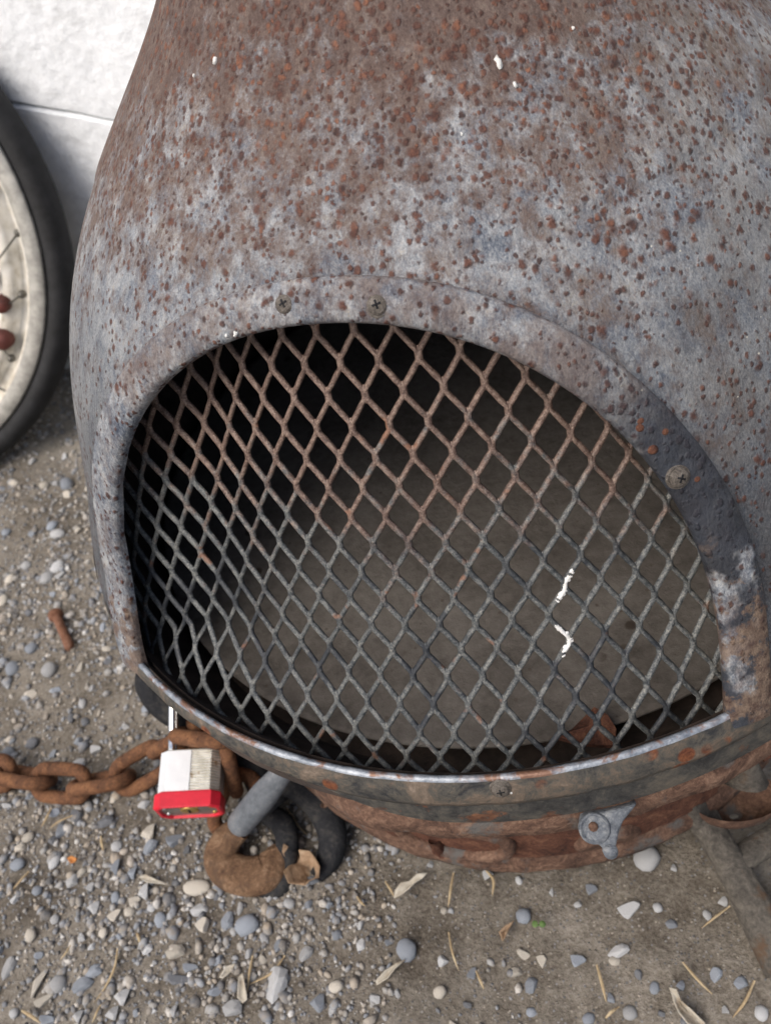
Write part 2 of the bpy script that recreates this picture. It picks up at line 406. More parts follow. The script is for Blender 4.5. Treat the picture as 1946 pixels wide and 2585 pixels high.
def lam_mat():
    t = NT('laminated_steel')
    n = t.noise(120, 4, .7); c = t.ramp(n, [(.35, (.66, .64, .57)), (.6, (.86, .85, .80))])
    c = t.mix(t.step(t.noise(45, 4, .7), .60, .68), c, (.38, .27, .13))
    return t.done(c, .38, .75, t.bump(n, .1, .001))
M['lam'] = lam_mat()
M['plate'] = plain('face_glint_steel', (.90, .90, .88), .34, .6, .04)  # pale tone carries the sky glint on the padlock's left face
M['red'] = plain('red_plastic_bumper', (.55, .012, .03), .38, 0, .12)
M['grey'] = plain('dull_bottom_plate', (.22, .20, .18), .5, .5)
M['brass'] = plain('old_brass', (.42, .29, .09), .4, .8)
M['rivet'] = plain('steel_rivet', (.6, .6, .6), .3, .9)

# ================================================================== SETTING
# ---- ground: one sheet, fine near the stove, reaching the horizon
def axis(lo, hi, stp):
    a = list(np.arange(lo, hi + 1e-9, stp)); d = stp; l, h = [lo], [hi]
    while h[-1] < 120: d *= 1.35; h.append(h[-1] + d); l.append(l[-1] - d)
    return np.array(l[:0:-1] + a + h[1:])
gx, gy = axis(-.80, .42, .0045), axis(-.50, .60, .0045)
def gh(x, y):
    f = max(0.0, 1 - max(0, abs(x + .2) - .6) / 3 - max(0, abs(y) - .6) / 3)
    if f <= 0: return 0.0
    return f * (.0065 * noise.noise((x * 6, y * 6, .3)) + .0035 * noise.noise((x * 21, y * 21, 1.7)) + .0016 * noise.noise((x * 70, y * 70, 5.1)) + .0009 * noise.noise((x * 180, y * 180, 2.2)))
gv = [(x, y, gh(x, y)) for x in gx for y in gy]
nx, ny = len(gx), len(gy)
gi = np.arange(nx * ny).reshape(nx, ny)
gf = np.stack([gi[:-1, :-1], gi[1:, :-1], gi[1:, 1:], gi[:-1, 1:]], -1).reshape(-1, 4)
gm_ = bpy.data.meshes.new('ground'); gm_.from_pydata(gv, [], gf.tolist())
ground = link('ground', gm_, M['ground']); tag(ground, 'packed sandy dirt yard with scattered gravel', 'ground', kind='structure')

# ---- white wall behind: lower and upper course with a sloping joint between
WAL = -0.15
wb = onz(150, 935); wd = np.array([math.cos(WAL), math.sin(WAL), 0]); wnrm = np.array([math.sin(WAL), -math.cos(WAL), 0])   # towards the stove
def on_wall(x, y):
    v = ray(x, y); return CAM + v * (((wb - CAM) @ wnrm) / (v @ wnrm))
s0, s1 = on_wall(0, 253), on_wall(294, 306)
sa, sb = (s0 - wb) @ wd, (s1 - wb) @ wd
def seam(t): return s0[2] + (s1[2] - s0[2]) * (t - sa) / (sb - sa) if sa - .35 < t < sb + .9 else (seam(sa - .349) if t <= sa else seam(sb + .899))
wall = empty('wall', (wb[0], wb[1], 0)); tag(wall, 'white painted masonry wall with a cracked joint behind the wheel', 'wall')
ts = np.concatenate([np.linspace(-4, -.9, 8), np.linspace(-.85, 1.3, 90), np.linspace(1.4, 4, 8)])
def wpt(t, z, d): return wb * (1, 1, 0) + wd * t + np.array([0, 0, z]) + wnrm * d
def wob(t, z): return .004 * noise.noise((t * 5, z * 5, .5)) + .0015 * noise.noise((t * 25, z * 25, 3.5))
def joint(t): return seam(t) + .004 * noise.noise((t * 30, 0, 8))
for nm, lower in (('lower_course', True), ('upper_course', False)):
    G = []
    for t_ in ts:
        j = joint(t_); rows = []
        if lower:
            zs = [-.06] + list(np.linspace(0, j - .003, 18)) + [j - .0008]
            ds = [.0012 + wob(t_, z) for z in zs[:-1]] + [-.002]
            rows = [wpt(t_, z, d) for z, d in zip(zs, ds)] + [wpt(t_, j - .0008, -.2)]
        else:
            zs = [j + .0008] + list(np.linspace(j + .003, 2.6, 30))
            ds = [-.002] + [wob(t_, z) for z in zs[1:]]
            rows = [wpt(t_, j + .0008, -.2)] + [wpt(t_, z, d) for z, d in zip(zs, ds)] + [wpt(t_, 2.6, -.2)]
        G.append(rows)
    MB().grid(G).build(nm, M['wall'], wall, smooth=False)
MB().grid([[wpt(t_, joint(t_) - .004, -.003), wpt(t_, joint(t_) + .004, -.003)] for t_ in ts]).build('mortar_joint', M['mortar'], wall)

# ================================================================== THE STOVE (bottle-shaped fire pot)
zk = np.array([-.10, -.05, 0, .06, .12, .19, .27, .36, .5]) + ZG
rk = np.array([.1893, .2223, .235, .2153, .1934, .1508, .0752, .0325, -.0141])
def spline(zk, rk):
    n = len(zk); h = np.diff(zk); A = np.eye(n); b = np.zeros(n)
    for i in range(1, n - 1):
        A[i, i - 1] = h[i - 1]; A[i, i] = 2 * (h[i - 1] + h[i]); A[i, i + 1] = h[i]
        b[i] = 6 * ((rk[i + 1] - rk[i]) / h[i] - (rk[i] - rk[i - 1]) / h[i - 1])
    m = np.linalg.solve(A, b)
    def f(z):
        z = min(max(z, zk[0]), zk[-1]); i = int(np.clip(np.searchsorted(zk, z) - 1, 0, n - 2)); d = h[i]; t1 = zk[i + 1] - z; t0 = z - zk[i]
        return m[i] * t1 ** 3 / (6 * d) + m[i + 1] * t0 ** 3 / (6 * d) + (rk[i] / d - m[i] * d / 6) * t1 + (rk[i + 1] / d - m[i + 1] * d / 6) * t0
    return f
_sp = spline(zk, rk)
def sstep(a, b, x):
    t = min(max((x - a) / (b - a), 0), 1); return t * t * (3 - 2 * t)
NECK = .066
def lean(z): return .0055 * sstep(ZG + .12, ZG + .27, z)
def Rz(z):
    s = _sp(z) + lean(z)
    d = s - NECK; k = .02
    return NECK + .5 * (d + math.sqrt(d * d + k * k)) - (.5 * (math.sqrt(d * d + k * k) - abs(d)) if z < ZG + .2 else 0)
PHI = .1543
XR = np.array([math.cos(PHI), -math.sin(PHI), 0]); MD = np.array([-math.sin(PHI), -math.cos(PHI), 0]); ZU = np.array([0, 0, 1.0])
LEAN_D = np.array([.997, .083, 0])
def surf(th, z, off=0.0):
    e = 1e-3; dR = (Rz(z + e) - Rz(z - e)) / (2 * e); k = 1 / math.sqrt(1 + dR * dR)
    rad = math.sin(th) * XR + math.cos(th) * MD
    return LEAN_D * lean(z) + rad * (Rz(z) + off * k) + ZU * (z - off * k * dR)
OUT = (.1453, .1990, 2.0428, 2.3451); INN = (.1304, .1877, 2.0628, 2.4649)
def arch(a, t):                                     # t in 0..1, left foot -> top -> right foot ; returns (x', z above arch base)
    W_, H_, p, q = a; g = math.pi * (1 - t); c, s = math.cos(g), math.sin(g)
    return W_ * math.copysign(abs(c) ** (2 / p), c), H_ * max(s, 0) ** (2 / q)
def on_arch(x, zr, off): 
    z = zr + ZG; return surf(math.asin(max(-1, min(1, x / Rz(z)))), z, off)
LIPZ = ZG + .0232
BOT = ZG - .0100
def tilt(th):
    a = th - PHI
    return .0235 * sstep(.05, .42, -a) * (1 - sstep(1.6, 2.6, -a))            # the bowl hangs a little skew on its pan

stove = empty('fire_pot', (0, 0, 0))
tag(stove, 'rusty bottle-shaped steel fire pot with an arched mesh mouth', 'fire pot')
# shell: lathe grid with the mouth cut out (the frame covers the cut)
NT_, zs = 300, np.concatenate([np.linspace(LIPZ - .012, ZG + .30, 130), np.linspace(ZG + .305, ZG + .72, 40)])
vs_, fs_ = [], []
for z in zs:
    for k in range(NT_): vs_.append(surf(-math.pi + 2 * math.pi * k / NT_, z))
def in_mouth(th, z):
    if abs(th) > 1.3: return False
    zr = z - ZG; x = Rz(z) * math.sin(th); W_, H_, p, q = (.1385, .1935, 2.05, 2.4)
    return zr > -.02 and (abs(x) / W_) ** p + (max(zr, 0) / H_) ** q < 1
for i in range(len(zs) - 1):
    for k in range(NT_):
        th = -math.pi + 2 * math.pi * (k + .5) / NT_
        if in_mouth(th, (zs[i] + zs[i + 1]) / 2): continue
        k2 = (k + 1) % NT_
        fs_.append((i * NT_ + k, i * NT_ + k2, (i + 1) * NT_ + k2, (i + 1) * NT_ + k))
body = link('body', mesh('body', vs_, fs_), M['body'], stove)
body['label'] = 'blue-grey steel shell covered in brown rust spots'
# soot-dark lining just inside the shell
vs2 = []
zs2 = np.concatenate([np.linspace(LIPZ - .012, ZG + .30, 60), np.linspace(ZG + .31, ZG + .72, 12)]); fs2 = []
for z in zs2:
    for k in range(150): vs2.append(surf(-math.pi + 2 * math.pi * k / 150, z, -.004))
for i in range(len(zs2) - 1):
    for k in range(150):
        th = -math.pi + 2 * math.pi * (k + .5) / 150
        if in_mouth(th, (zs2[i] + zs2[i + 1]) / 2): continue
        k2 = (k + 1) % 150; fs2.append((i * 150 + k, (i + 1) * 150 + k, (i + 1) * 150 + k2, i * 150 + k2))
link('lining', mesh('lining', vs2, fs2), M['inner'], stove)
# chimney rim
MB().disc((LEAN_D * lean(1)) + ZU * (ZG + .72), (0, 0, 1), [(NECK - .002, -.01), (NECK + .006, -.01), (NECK + .008, 0), (NECK + .006, .008), (NECK - .002, .008)], 48).build('chimney_rim', M['body'], stove)
# lower bowl from below the mouth to the base
zl = np.linspace(0, 1, 22)
MB().grid([[surf(a, BOT + tilt(a) + (LIPZ - .0035 - BOT - tilt(a)) * z, .0006) for a in np.linspace(-math.pi, math.pi, 220, endpoint=False)] for z in zl], closev=True).build('lower_bowl', M['lower'], stove)
MB().grid([[surf(a, z, -.004) for a in np.linspace(-math.pi, math.pi, 120, endpoint=False)] for z in np.linspace(ZG - .012, LIPZ - .0035, 16)[::-1]], closev=True).build('bowl_lining', M['inner'], stove)
MB().disc((0, 0, ZG - .040), (0, 0, 1), [(.0001, 0), (.1, 0), (.19, .001), (.200, .004)], 96).build('ash_well', M['inner'], stove)
MB().grid([[(math.sin(a) * XR + math.cos(a) * MD) * r_ + ZU * (ZG + z_ + k_ * tilt(a)) for a in np.linspace(-math.pi, math.pi, 120, endpoint=False)] for r_, z_, k_ in ((.199, -.0365, 0), (.212, -.028, .6), (.2285, -.0085, 1), (.2300, -.003, 1))], closev=True).build('well_wall', M['inner'], stove)

# arched frame
def arch_sheet(profile, t0, t1, n, jitter=0.0):
    G = []
    for t in np.linspace(t0, t1, n):
        xo, zo = arch(OUT, t); xi, zi = arch(INN, t); row = []
        for s_, off in profile:
            x, z = xi + (xo - xi) * s_, zi + (zo - zi) * s_
            j = jitter * noise.noise((x * 60, z * 60, s_ * 2))
            row.append(on_arch(x, z, off + j))
        G.append(row)
    return G
fp = [(0.02, -.0012), (0.0, .0002), (-.015, .0018), (.03, .0036), (.12, .0046), (.4, .0056), (.7, .0060), (.88, .0060), (.95, .0052), (.985, .0030), (1.0, .0006), (1.01, -.0012)]
T0 = (math.asin((.0165 / OUT[1]) ** (OUT[3] / 2))) / math.pi
fr = MB().grid(arch_sheet(fp, T0, 1.0 - T0, 260, .0006)).build('mouth_frame', None, stove); frame = fr
def frame_mat():
    m = M['frame'].copy(); m.name = 'arch_frame_steel'
    t = NT.__new__(NT); t.m = m; t.n = m.node_tree.nodes; t.l = m.node_tree.links; t.b = t.n['Principled BSDF']
    t.tc = [n for n in t.n if n.type == 'TEX_COORD'][0].outputs['Object']
    old = t.b.inputs['Base Color'].links[0].from_socket
    x = t.sep(); along = t.step(x[0], .02, .085)
    low = t.step(x[2], .385, .335)
    bk = t.math('MULTIPLY', t.step(t.math('ADD', t.noise(24, 5, .65, t.map((1, 1, 1), (1.3, 4.2, 2.2))), t.math('MULTIPLY', along, .17)), .52, .60), t.math('MULTIPLY', along, low))
    c = t.mix(t.math('MULTIPLY', bk, .92), old, t.ramp(t.noise(90, 4), [(.3, (.015, .017, .022)), (.7, (.035, .04, .052))]))
    bk2 = t.math('MULTIPLY', t.step(t.noise(30, 5, .7, t.map((1, 1, 1), (6.3, 2.2, 1.2))), .56, .64), t.step(x[0], -.14, -.165))
    c = t.mix(t.math('MULTIPLY', bk2, .8), c, (.03, .035, .045))
    dust = t.math('MULTIPLY', t.step(t.math('ADD', t.noise(55, 5, .72), t.step(x[2], .29, .20, 0, .16)), .55, .63), t.step(x[2], .31, .27))
    c = t.mix(t.math('MULTIPLY', dust, .8), c, t.ramp(t.noise(260, 4, .7), [(.35, (.07, .04, .03)), (.65, (.20, .145, .105))]))
    t.put(t.b.inputs['Base Color'], c); t.put(t.b.inputs['Specular IOR Level'], .2)
    return m
fr.data.materials.clear(); fr.data.materials.append(frame_mat())

# lip band along the bottom of the mouth (worn, bare upper edge)
TH_L = math.asin(.1385 / Rz(LIPZ))
def lip_rows(prof, th0, th1, n):
    return [[surf(a, LIPZ + dz * (band_h(a) if dz < -.004 else 1), off + .0005 * noise.noise((a * 20, dz * 200, 1))) for dz, off in prof] for a in np.linspace(th0, th1, n)]
def band_h(a): return 1 - .45 * sstep(.15, .55, -(a - PHI))
lb = MB().grid(lip_rows([(-.0142, .0004), (-.0140, .0036), (-.0115, .0044), (-.006, .0042), (-.0012, .0036)], -TH_L - .06, TH_L + .075, 110))
lb.build('lip_band', M['lip'], frame)
le = MB().grid(lip_rows([(-.0012, .0036), (.0003, .0032), (.0005, .0020), (.0003, .0010), (-.003, .0006)], -TH_L - .02, TH_L - .03, 110))
le.build('lip_edge', M['edge'], frame)
# screws
def hit_surf(px, py, off=.005):
    v = ray(px, py); t = .15
    while t < .8:
        P = CAM + v * t; c = LEAN_D * lean(P[2])
        if math.hypot(P[0] - c[0], P[1] - c[1]) < Rz(P[2]) + off and P[2] > BOT: break
        t += .0004
    P = CAM + v * t; e = 1e-3; dR = (Rz(P[2] + e) - Rz(P[2] - e)) / (2 * e)
    n = np.array([P[0], P[1], 0]); n /= np.linalg.norm(n); n = n - ZU * dR; return P, n / np.linalg.norm(n)
for px, py in ((721, 766), (953, 769), (1712, 1204), (1263, 1992)):
    P, n = hit_surf(px, py, .0058 if py < 1500 else .0046)
    P = P + n * .0006
    m = MB().disc(P, n, [(.0044, -.0012), (.0040, .0001), (.0036, -.0003), (.0035, -.0003), (.0033, .0006), (.0027, .0011), (.0014, .0014), (.00001, .0015)], 22)
    sc = m.build('screw', M['screw'], stove)
    a = np.cross(n, ZU); a /= np.linalg.norm(a); b = np.cross(n, a); an = random.uniform(0, 1.5)
    d1, d2 = math.cos(an) * a + math.sin(an) * b, -math.sin(an) * a + math.cos(an) * b
    q = MB()
    for u_, v_ in ((d1, d2), (d2, d1)): q.box(P + n * .0013, (.0015, .00035, .00025), np.array([u_, v_, n]).T)
    q.build('cross_slot', M['black'], sc)
# small rust bumps on the right of the arch
for px, py in ((1616, 1078), (1678, 1088), (1650, 1135), (1760, 1208), (1617, 1060)):
    P, n = hit_surf(px, py, .0058)
    MB().disc(P, n, [(.0019, -.001), (.0015, .0002), (.0008, .0006), (.00001, .0007)], 12).build('rust_blister', M['ringdark'], frame)

# expanded metal mesh: a flat sheet of diamonds rolled into a cone behind the frame
mk, mR, ma, mb_, mX0, mY0, mdph = .3816, .2117, .0143, .0243, -.0213, .1648, .0855
L0 = mR / mk
def msh(X, Y, n=0.0):
    L = math.hypot(X, L0 - Y); th = math.atan2(X, L0 - Y) / mk + mdph
    z = (L0 - L) * math.sqrt(1 - mk * mk); r = L * mk
    lim = Rz(z + ZG) - .0055
    fl_ = max(sstep(.05, .0, z) * (.3 + .55 * sstep(.1, .6, -th)) if z < .05 else 0, .8 * sstep(.40, .85, -th))
    r = min(r + max(lim - r, 0) * fl_, lim)
    return (r + n) * (math.sin(th) * XR + math.cos(th) * MD) + ZU * (z + ZG), th, z, r
def inside(X, Y, mg):
    P, th, z, r = msh(X, Y)
    if abs(th) > 1.35: return False
    x = r * math.sin(th); W_, H_, p, q = INN
    return z > -.018 and (abs(x) / (W_ + mg * (5.5 if x < 0 else 2.6))) ** p + (max(z, 0) / (H_ + mg)) ** q < 1
NV = [(0, 0), (.16, .07), (.36, .33), (.64, .67), (.84, .93), (1, 1)]
gr = MB(); nstr = 0; nds = {}
SEC = [(math.cos(a), math.sin(a)) for a in np.linspace(math.pi / 8, 2 * math.pi + math.pi / 8, 8, endpoint=False)]
def strand(mb, X, Y, sg, w=.00114, d=.0012, lift=0.0, f0=0.0, f1=1.0):
    """one strand from node (X,Y) down to (X+sg*a/2, Y-b/2)"""
    G = []; seed = X * 900 + Y * 700 * sg
    for t, fx in NV:
        if t < f0 - .2 or t > f1 + .2: continue
        x = X + sg * ma / 2 * fx; y = Y - mb_ / 2 * t
        x += .00025 * noise.noise((x * 200, y * 200, seed)); 
        tx = sg * .5 * ma * (1.0 if .2 < t < .8 else .35); ty = -mb_ / 2; l = math.hypot(tx, ty); sx, sy = -ty / l, tx / l
        ww = w * (1 + .12 * noise.noise((x * 300, y * 300, 3 + seed)))
        G.append([msh(x + sx * ww * c, y + sy * ww * c, lift + d * s_)[0] for c, s_ in SEC])
    mb.grid(G, closev=True)
for j in range(-3, 19):
    for i2 in range(-40, 40):
        i = i2 + (.5 if j % 2 else 0)
        X, Y = mX0 + i * ma, mY0 - j * mb_ / 2
        for sg in (-1, 1):
            if inside(X, Y, .008) or inside(X + sg * ma / 2, Y - mb_ / 2, .008):
                if msh(X, Y)[2] < -.006: continue
                if abs(msh(X, Y)[1]) > 1.34: continue
                strand(gr, X, Y, sg); nstr += 1; nds[(round(i * 2), j)] = (X, Y)
for X, Y in nds.values():                            # knuckles where four strands meet
    G = []
    for v_ in np.linspace(-math.pi / 2, math.pi / 2, 6):
        cv, sv = math.cos(v_), math.sin(v_)
        G.append([msh(X + .0016 * cv * math.cos(u_), Y + .0037 * sv, .00125 * cv * math.sin(u_))[0] for u_ in np.linspace(0, 2 * math.pi, 8, endpoint=False)])
    gr.grid(G, closev=True)
grille = gr.build('mesh_screen', M['grille'], stove)
grille['label'] = 'expanded metal diamond mesh closing the mouth'
# white paint drips on a few strands
def node(i, j): return mX0 + i * ma, mY0 - j * mb_ / 2
dp = MB()
for (i, j, sg, f0, f1) in ((6, 6, -1, .45, 1.0), (5.5, 7, -1, .0, .5), (5, 8, 1, .35, 1.0), (5.5, 9, -1, .0, .6)):
    X, Y = node(i, j)
    strand(dp, X, Y, sg, .0009, .0007, .0007, f0 + .2, f1 - .2)
    for q in range(12):
        t = random.uniform(f0, f1); fx = float(np.interp(t, [a for a, _ in NV], [b for _, b in NV]))
        x, y = X + sg * ma / 2 * fx + random.uniform(-.0008, .0008), Y - mb_ / 2 * t
        P, th, _, _ = msh(x, y, .0011); n_ = math.sin(th) * XR + math.cos(th) * MD + ZU * .35
        dp.disc(P, n_, [(random.uniform(.0003, .0013), -.0004), (.0004, .00005), (.00001, .0001)], 7)
dp.build('white_paint_drip', M['white'], grille)

# ash plate inside
pl = MB().disc((0, 0, ZG - .0145), (0, 0, 1), [(.00001, .0), (.05, .0), (.10, .0005), (.15, .001), (.180, .0015), (.1975, .0035), (.2008, .0045), (.2012, .0030), (.198, -.0005), (.15, -.003)], 128)
pl.build('ash_plate', M['floor'], stove)
# flake of rust lying on the plate edge
P = onz(1490, 1850, ZG - .008)
fl = []
for k in range(9):
    a = 2 * math.pi * k / 9; r = .0105 * random.uniform(.6, 1.2); fl.append(P + np.array([math.cos(a) * r * 1.3, math.sin(a) * r * .9, .004 * math.sin(a * 2)]))
m = MB(); top = [p + np.array([0, 0, .0025]) for p in fl]
m.add(fl + top + [P + np.array([0, 0, .006])], [(k, (k + 1) % 9, 9 + (k + 1) % 9, 9 + k) for k in range(9)] + [(9 + k, 9 + (k + 1) % 9, 18) for k in range(9)] + [tuple(range(9))[::-1]])
o = m.build('rust_flake', M['ringdark'], None, smooth=False)
tag(o, 'curled flake of dark red rust on the ash plate behind the mesh', 'rust flake')

# base pan under the bowl
RP = [(.2290, -.0125), (.2325, -.0140), (.2350, -.0200), (.2350, -.0270), (.232, -.0320), (.222, -.0370), (.2060, -.0600), (.1975, -.1000), (.1945, -.1300), (.1945, -.1480), (.1968, -.1550), (.1978, -.1620), (.1960, -.1690), (.188, -.1715), (.15, -.1715)]
angs = np.linspace(-math.pi, math.pi, 260, endpoint=False)
def ringp(a, R_, z):
    k = noise.noise((a * 14, z * 60, .2)); k2 = noise.noise((a * 45, z * 200, 1.2))
    R2 = R_ + .0012 * k + .0009 * k2 - .024 * sstep(.22, .55, -(a - PHI)) * (1 - sstep(1.8, 2.6, -(a - PHI))) * (1 - sstep(.04, .075, -z))
    return (math.sin(a) * XR + math.cos(a) * MD) * R2 + ZU * (ZG + z + .0008 * k2 - .034 * sstep(.22, .55, -(a - PHI)) * (1 - sstep(1.8, 2.6, -(a - PHI))) * (1 - sstep(.03, .09, -z)))
pan = MB().grid([[ringp(a, R_, z) for a in angs] for R_, z in RP], closev=True).build('base_pan', M['ring'], stove)
pan['label'] = 'flaking brown rusted base pan under the bowl'
def hit_cyl(px, py, R_):
    v = ray(px, py); a = v[0] ** 2 + v[1] ** 2; b = 2 * (CAM[0] * v[0] + CAM[1] * v[1]); c = CAM[0] ** 2 + CAM[1] ** 2 - R_ * R_
    t = (-b - math.sqrt(max(b * b - 4 * a * c, 0))) / (2 * a); P = CAM + v * t; n = np.array([P[0], P[1], 0]) / R_; return P, n
# dark flaking band sunk in the side
MB().grid([[ringp(a, R_, z) for a in np.linspace(-.55, .75, 90)] for R_, z in ((.1945, -.151), (.1965, -.145), (.1965, -.128), (.1985, -.108))][::-1]).build('rust_scab', M['ringdark'], pan)
# embossed oval on the side of the pan
P, n = hit_cyl(1140, 2128, .1985)
tx = np.cross(ZU, n); ov = []
th0 = math.atan2(P @ XR, P @ MD); zc = P[2] - ZG
def on_pan(dx, dz, off):
    a = th0 + dx / .197; return (math.sin(a) * XR + math.cos(a) * MD) * (.1945 + off) + ZU * (ZG + zc + dz)
path = [on_pan(.031 * math.copysign(abs(math.cos(t)) ** .75, math.cos(t)), .017 * math.copysign(abs(math.sin(t)) ** .8, math.sin(t)) , .0025 + .0006 * noise.noise((t * 3, 0, 0))) for t in np.linspace(0, 2 * math.pi, 44, endpoint=False)]
MB().tube(path, [.0042 + .0008 * noise.noise((k * .5, 1, 0)) for k in range(44)], 8, closed=True, up=n).build('embossed_oval', M['ring'], pan)
MB().tube([on_pan(-.012, -.006, .002), on_pan(-.0105, -.014, .004), on_pan(-.0095, -.021, .0035)], [.0034, .004, .003], 8).build('oval_stud', M['ringdark'], pan)
# lug on the pan with its bolt plate
P, n = hit_cyl(1545, 2150, .2035); tx = np.cross(n, ZU); tx /= np.linalg.norm(tx)
ear = MB(); rr = []
for t in np.linspace(0, 2 * math.pi, 22, endpoint=False):
    r = .0135 * (1 + .12 * noise.noise((math.cos(t) * 2, math.sin(t) * 2, 4)))
    rr.append((math.cos(t) * r * 1.35, math.sin(t) * r))
fwd = (n * .85 - ZU * .25); fwd /= np.linalg.norm(fwd); e2 = np.cross(fwd, tx)
lay = [[P - n * .012 + tx * a * s_ + e2 * b * s_ + fwd * h for a, b in rr] for s_, h in ((1.0, -.008), (1.05, .002), (1.0, .006), (.85, .0075), (.45, .007), (.02, .0072))]
ear.grid(lay, closev=True).build('lug', M['ring'], pan)
# grey cast plate over the lug
cd = atd(1500, 2085, .432); up_ = atd(1612, 2020, .452); pin = atd(1541, 2150, .4565)
cd = hit_cyl(1510, 2075, .2385)[0]; pn = -ray(1510, 2085); pn /= np.linalg.norm(pn); pn = pn + n * .35; pn /= np.linalg.norm(pn)
lpx = [(1463, 2080), (1466, 2062), (1478, 2054), (1504, 2050), (1530, 2046), (1560, 2040), (1590, 2032), (1604, 2026), (1606, 2030), (1590, 2050), (1573, 2072), (1562, 2100), (1556, 2128), (1552, 2150), (1540, 2158), (1528, 2150), (1515, 2136), (1490, 2122), (1470, 2104)]
def on_plane(px, py, P0, nn):
    v = ray(px, py); return CAM + v * (((P0 - CAM) @ nn) / (v @ nn))
base = [on_plane(x, y, cd, pn) for x, y in lpx]; ctr = sum(base) / len(base)
lay = [[p - pn * .016 for p in base], base, [p + (ctr - p) * .05 + pn * .0012 for p in base], [p + (ctr - p) * .3 + pn * .0016 for p in base], [p + (ctr - p) * .98 + pn * .0012 for p in base]]
lp = MB().grid(lay, closev=True).build('bolt_plate', M['latch'], stove); lp['label'] = 'small grey cast plate bolted at the pan lug'
MB().disc(on_plane(1499, 2089, cd, pn) + pn * .001, pn, [(.0064, -.001), (.0064, .0012), (.0056, .0022), (.0050, .0010), (.0046, .0008), (.002, .0012), (.00001, .0014)], 24).build('bolt_head', M['latch'], lp)
MB().disc(on_plane(1496, 2084, cd, pn) + pn * .0018, pn, [(.0022, -.001), (.0019, .0012), (.0001, .0016)], 9).build('bolt_tip', M['ring'], lp)
MB().disc(on_plane(1540, 2148, cd, pn) + pn * .001, pn, [(.0031, -.003), (.0030, .0012), (.0001, .0016)], 12).build('pin', M['latch'], lp)
# strips peeling off the pan on the left
def pan_path(pts, R_, off=0): return smooth_path([hit_cyl(x, y, R_)[0] for x, y in pts], 8)
MB().tube(pan_path([(742, 1988), (765, 2010), (795, 2026), (822, 2032)], .197), .0028, 8, .6).build('peeling_strip', M['ring'], pan)
P, n = hit_cyl(876, 2058, .199)
MB().disc(P - n * .001, n, [(.006, -.003), (.0055, .0005), (.003, .002), (.0001, .0025)], 12).build('rust_knob', M['ring'], pan)

# legs -------------------------------------------------------------
def taper(n, pts): return np.interp(np.linspace(0, 1, n), np.linspace(0, 1, len(pts)), pts)
# right leg: cast bar running out and down to the dirt, with a cross piece, cup and pointed ear
pth = smooth_path([atd(1728, 1990, .487), onz(1772, 2065, .034), onz(1830, 2160, .026), onz(1880, 2250, .018), onz(1930, 2345, .010), onz(1985, 2450, .004)], 8)
leg = MB().tube(pth, taper(len(pth), [.009, .0095, .0088, .0095, .011, .012]), 12, .8, up=(0, 0, 1), sq=.75).build('leg', M['leg'], stove)
pth = smooth_path([onz(1842, 2190, .024), onz(1890, 2155, .022), onz(1950, 2120, .018), onz(2040, 2075, .006)], 6)
MB().tube(pth, taper(len(pth), [.008, .0075, .008, .009]), 10, .8, sq=.8).build('cross_piece', M['leg'], leg)
def leafcone(apex, base, thick):
    b = np.array(base); c = b.mean(0); rings = []
    for s_ in np.linspace(0.02, 1, 8):
        rings.append([apex + (p - apex) * s_ for p in b])
    return MB().grid(rings, closev=True).add([*b, c], [(k, (k + 1) % len(b), len(b)) for k in range(len(b))])
ap = atd(1900, 1898, .4705)
bs = [atd(x, y, d_) for x, y, d_ in ((1826, 1978, .484), (1852, 1992, .476), (1882, 2000, .471), (1912, 2002, .470), (1934, 1994, .473), (1942, 1978, .480), (1920, 1960, .492), (1870, 1958, .497))]
leafcone(ap, bs, .01).build('pointed_ear', M['leg'], leg)
G = []
for h, s_ in ((0, 1.0), (.006, 1.0), (.014, .88), (.022, .60), (.026, .1)):
    cc = atd(1858, 2012, .492) - ZU * h
    G.append([cc + s_ * (.026 * math.cos(t) * RT + .015 * math.sin(t) * np.array([.2, .95, 0])) for t in np.linspace(0, 2 * math.pi, 26, endpoint=False)])
MB().grid(G, closev=True).build('rusty_cup', M['ring'], leg)
MB().tube(smooth_path([atd(1915, 1905, .478), atd(1940, 1890, .478), atd(1970, 1880, .48)], 5), .005, 8).build('end_stub', M['ringdark'], leg)
# left leg: black iron scroll with its foot beside the hook
pth = smooth_path([atd(520, 1640, .60), atd(410, 1670, .588), atd(386, 1728, .588), atd(432, 1792, .590), atd(530, 1848, .592), atd(620, 1905, .588), onz(660, 1985, .022), onz(700, 2040, .012)], 8)
leg2 = MB().tube(pth, taper(len(pth), [.010, .011, .0115, .0105, .009, .009, .010, .010]), 12, .9, sq=.85).build('leg', M['black'], stove)
pth = smooth_path([onz(660, 2060, .010), onz(668, 1998, .016), onz(735, 1985, .022), onz(800, 2030, .020), onz(838, 2100, .014), onz(832, 2165, .008), onz(800, 2215, .004)], 8)
MB().tube(pth, taper(len(pth), [.006, .006, .008, .0095, .0098, .0085, .005]), 12, .75, sq=.8).build('foot_scroll', M['black'], leg2)
pth = smooth_path([onz(668, 2050, .008), onz(715, 2085, .014), onz(725, 2150, .012), onz(708, 2235, .006), onz(660, 2250, .003)], 8)
MB().tube(pth, taper(len(pth), [.007, .008, .0075, .007, .005]), 12, .8, sq=.8).build('foot_scroll', M['black'], leg2)
# back leg, out of sight from the front
pth = smooth_path([(.06, .15, .035), (.09, .22, .04), (.11, .27, .02), (.13, .30, .004)], 6)
MB().tube(pth, .011, 10, .85).build('leg', M['leg'], stove)

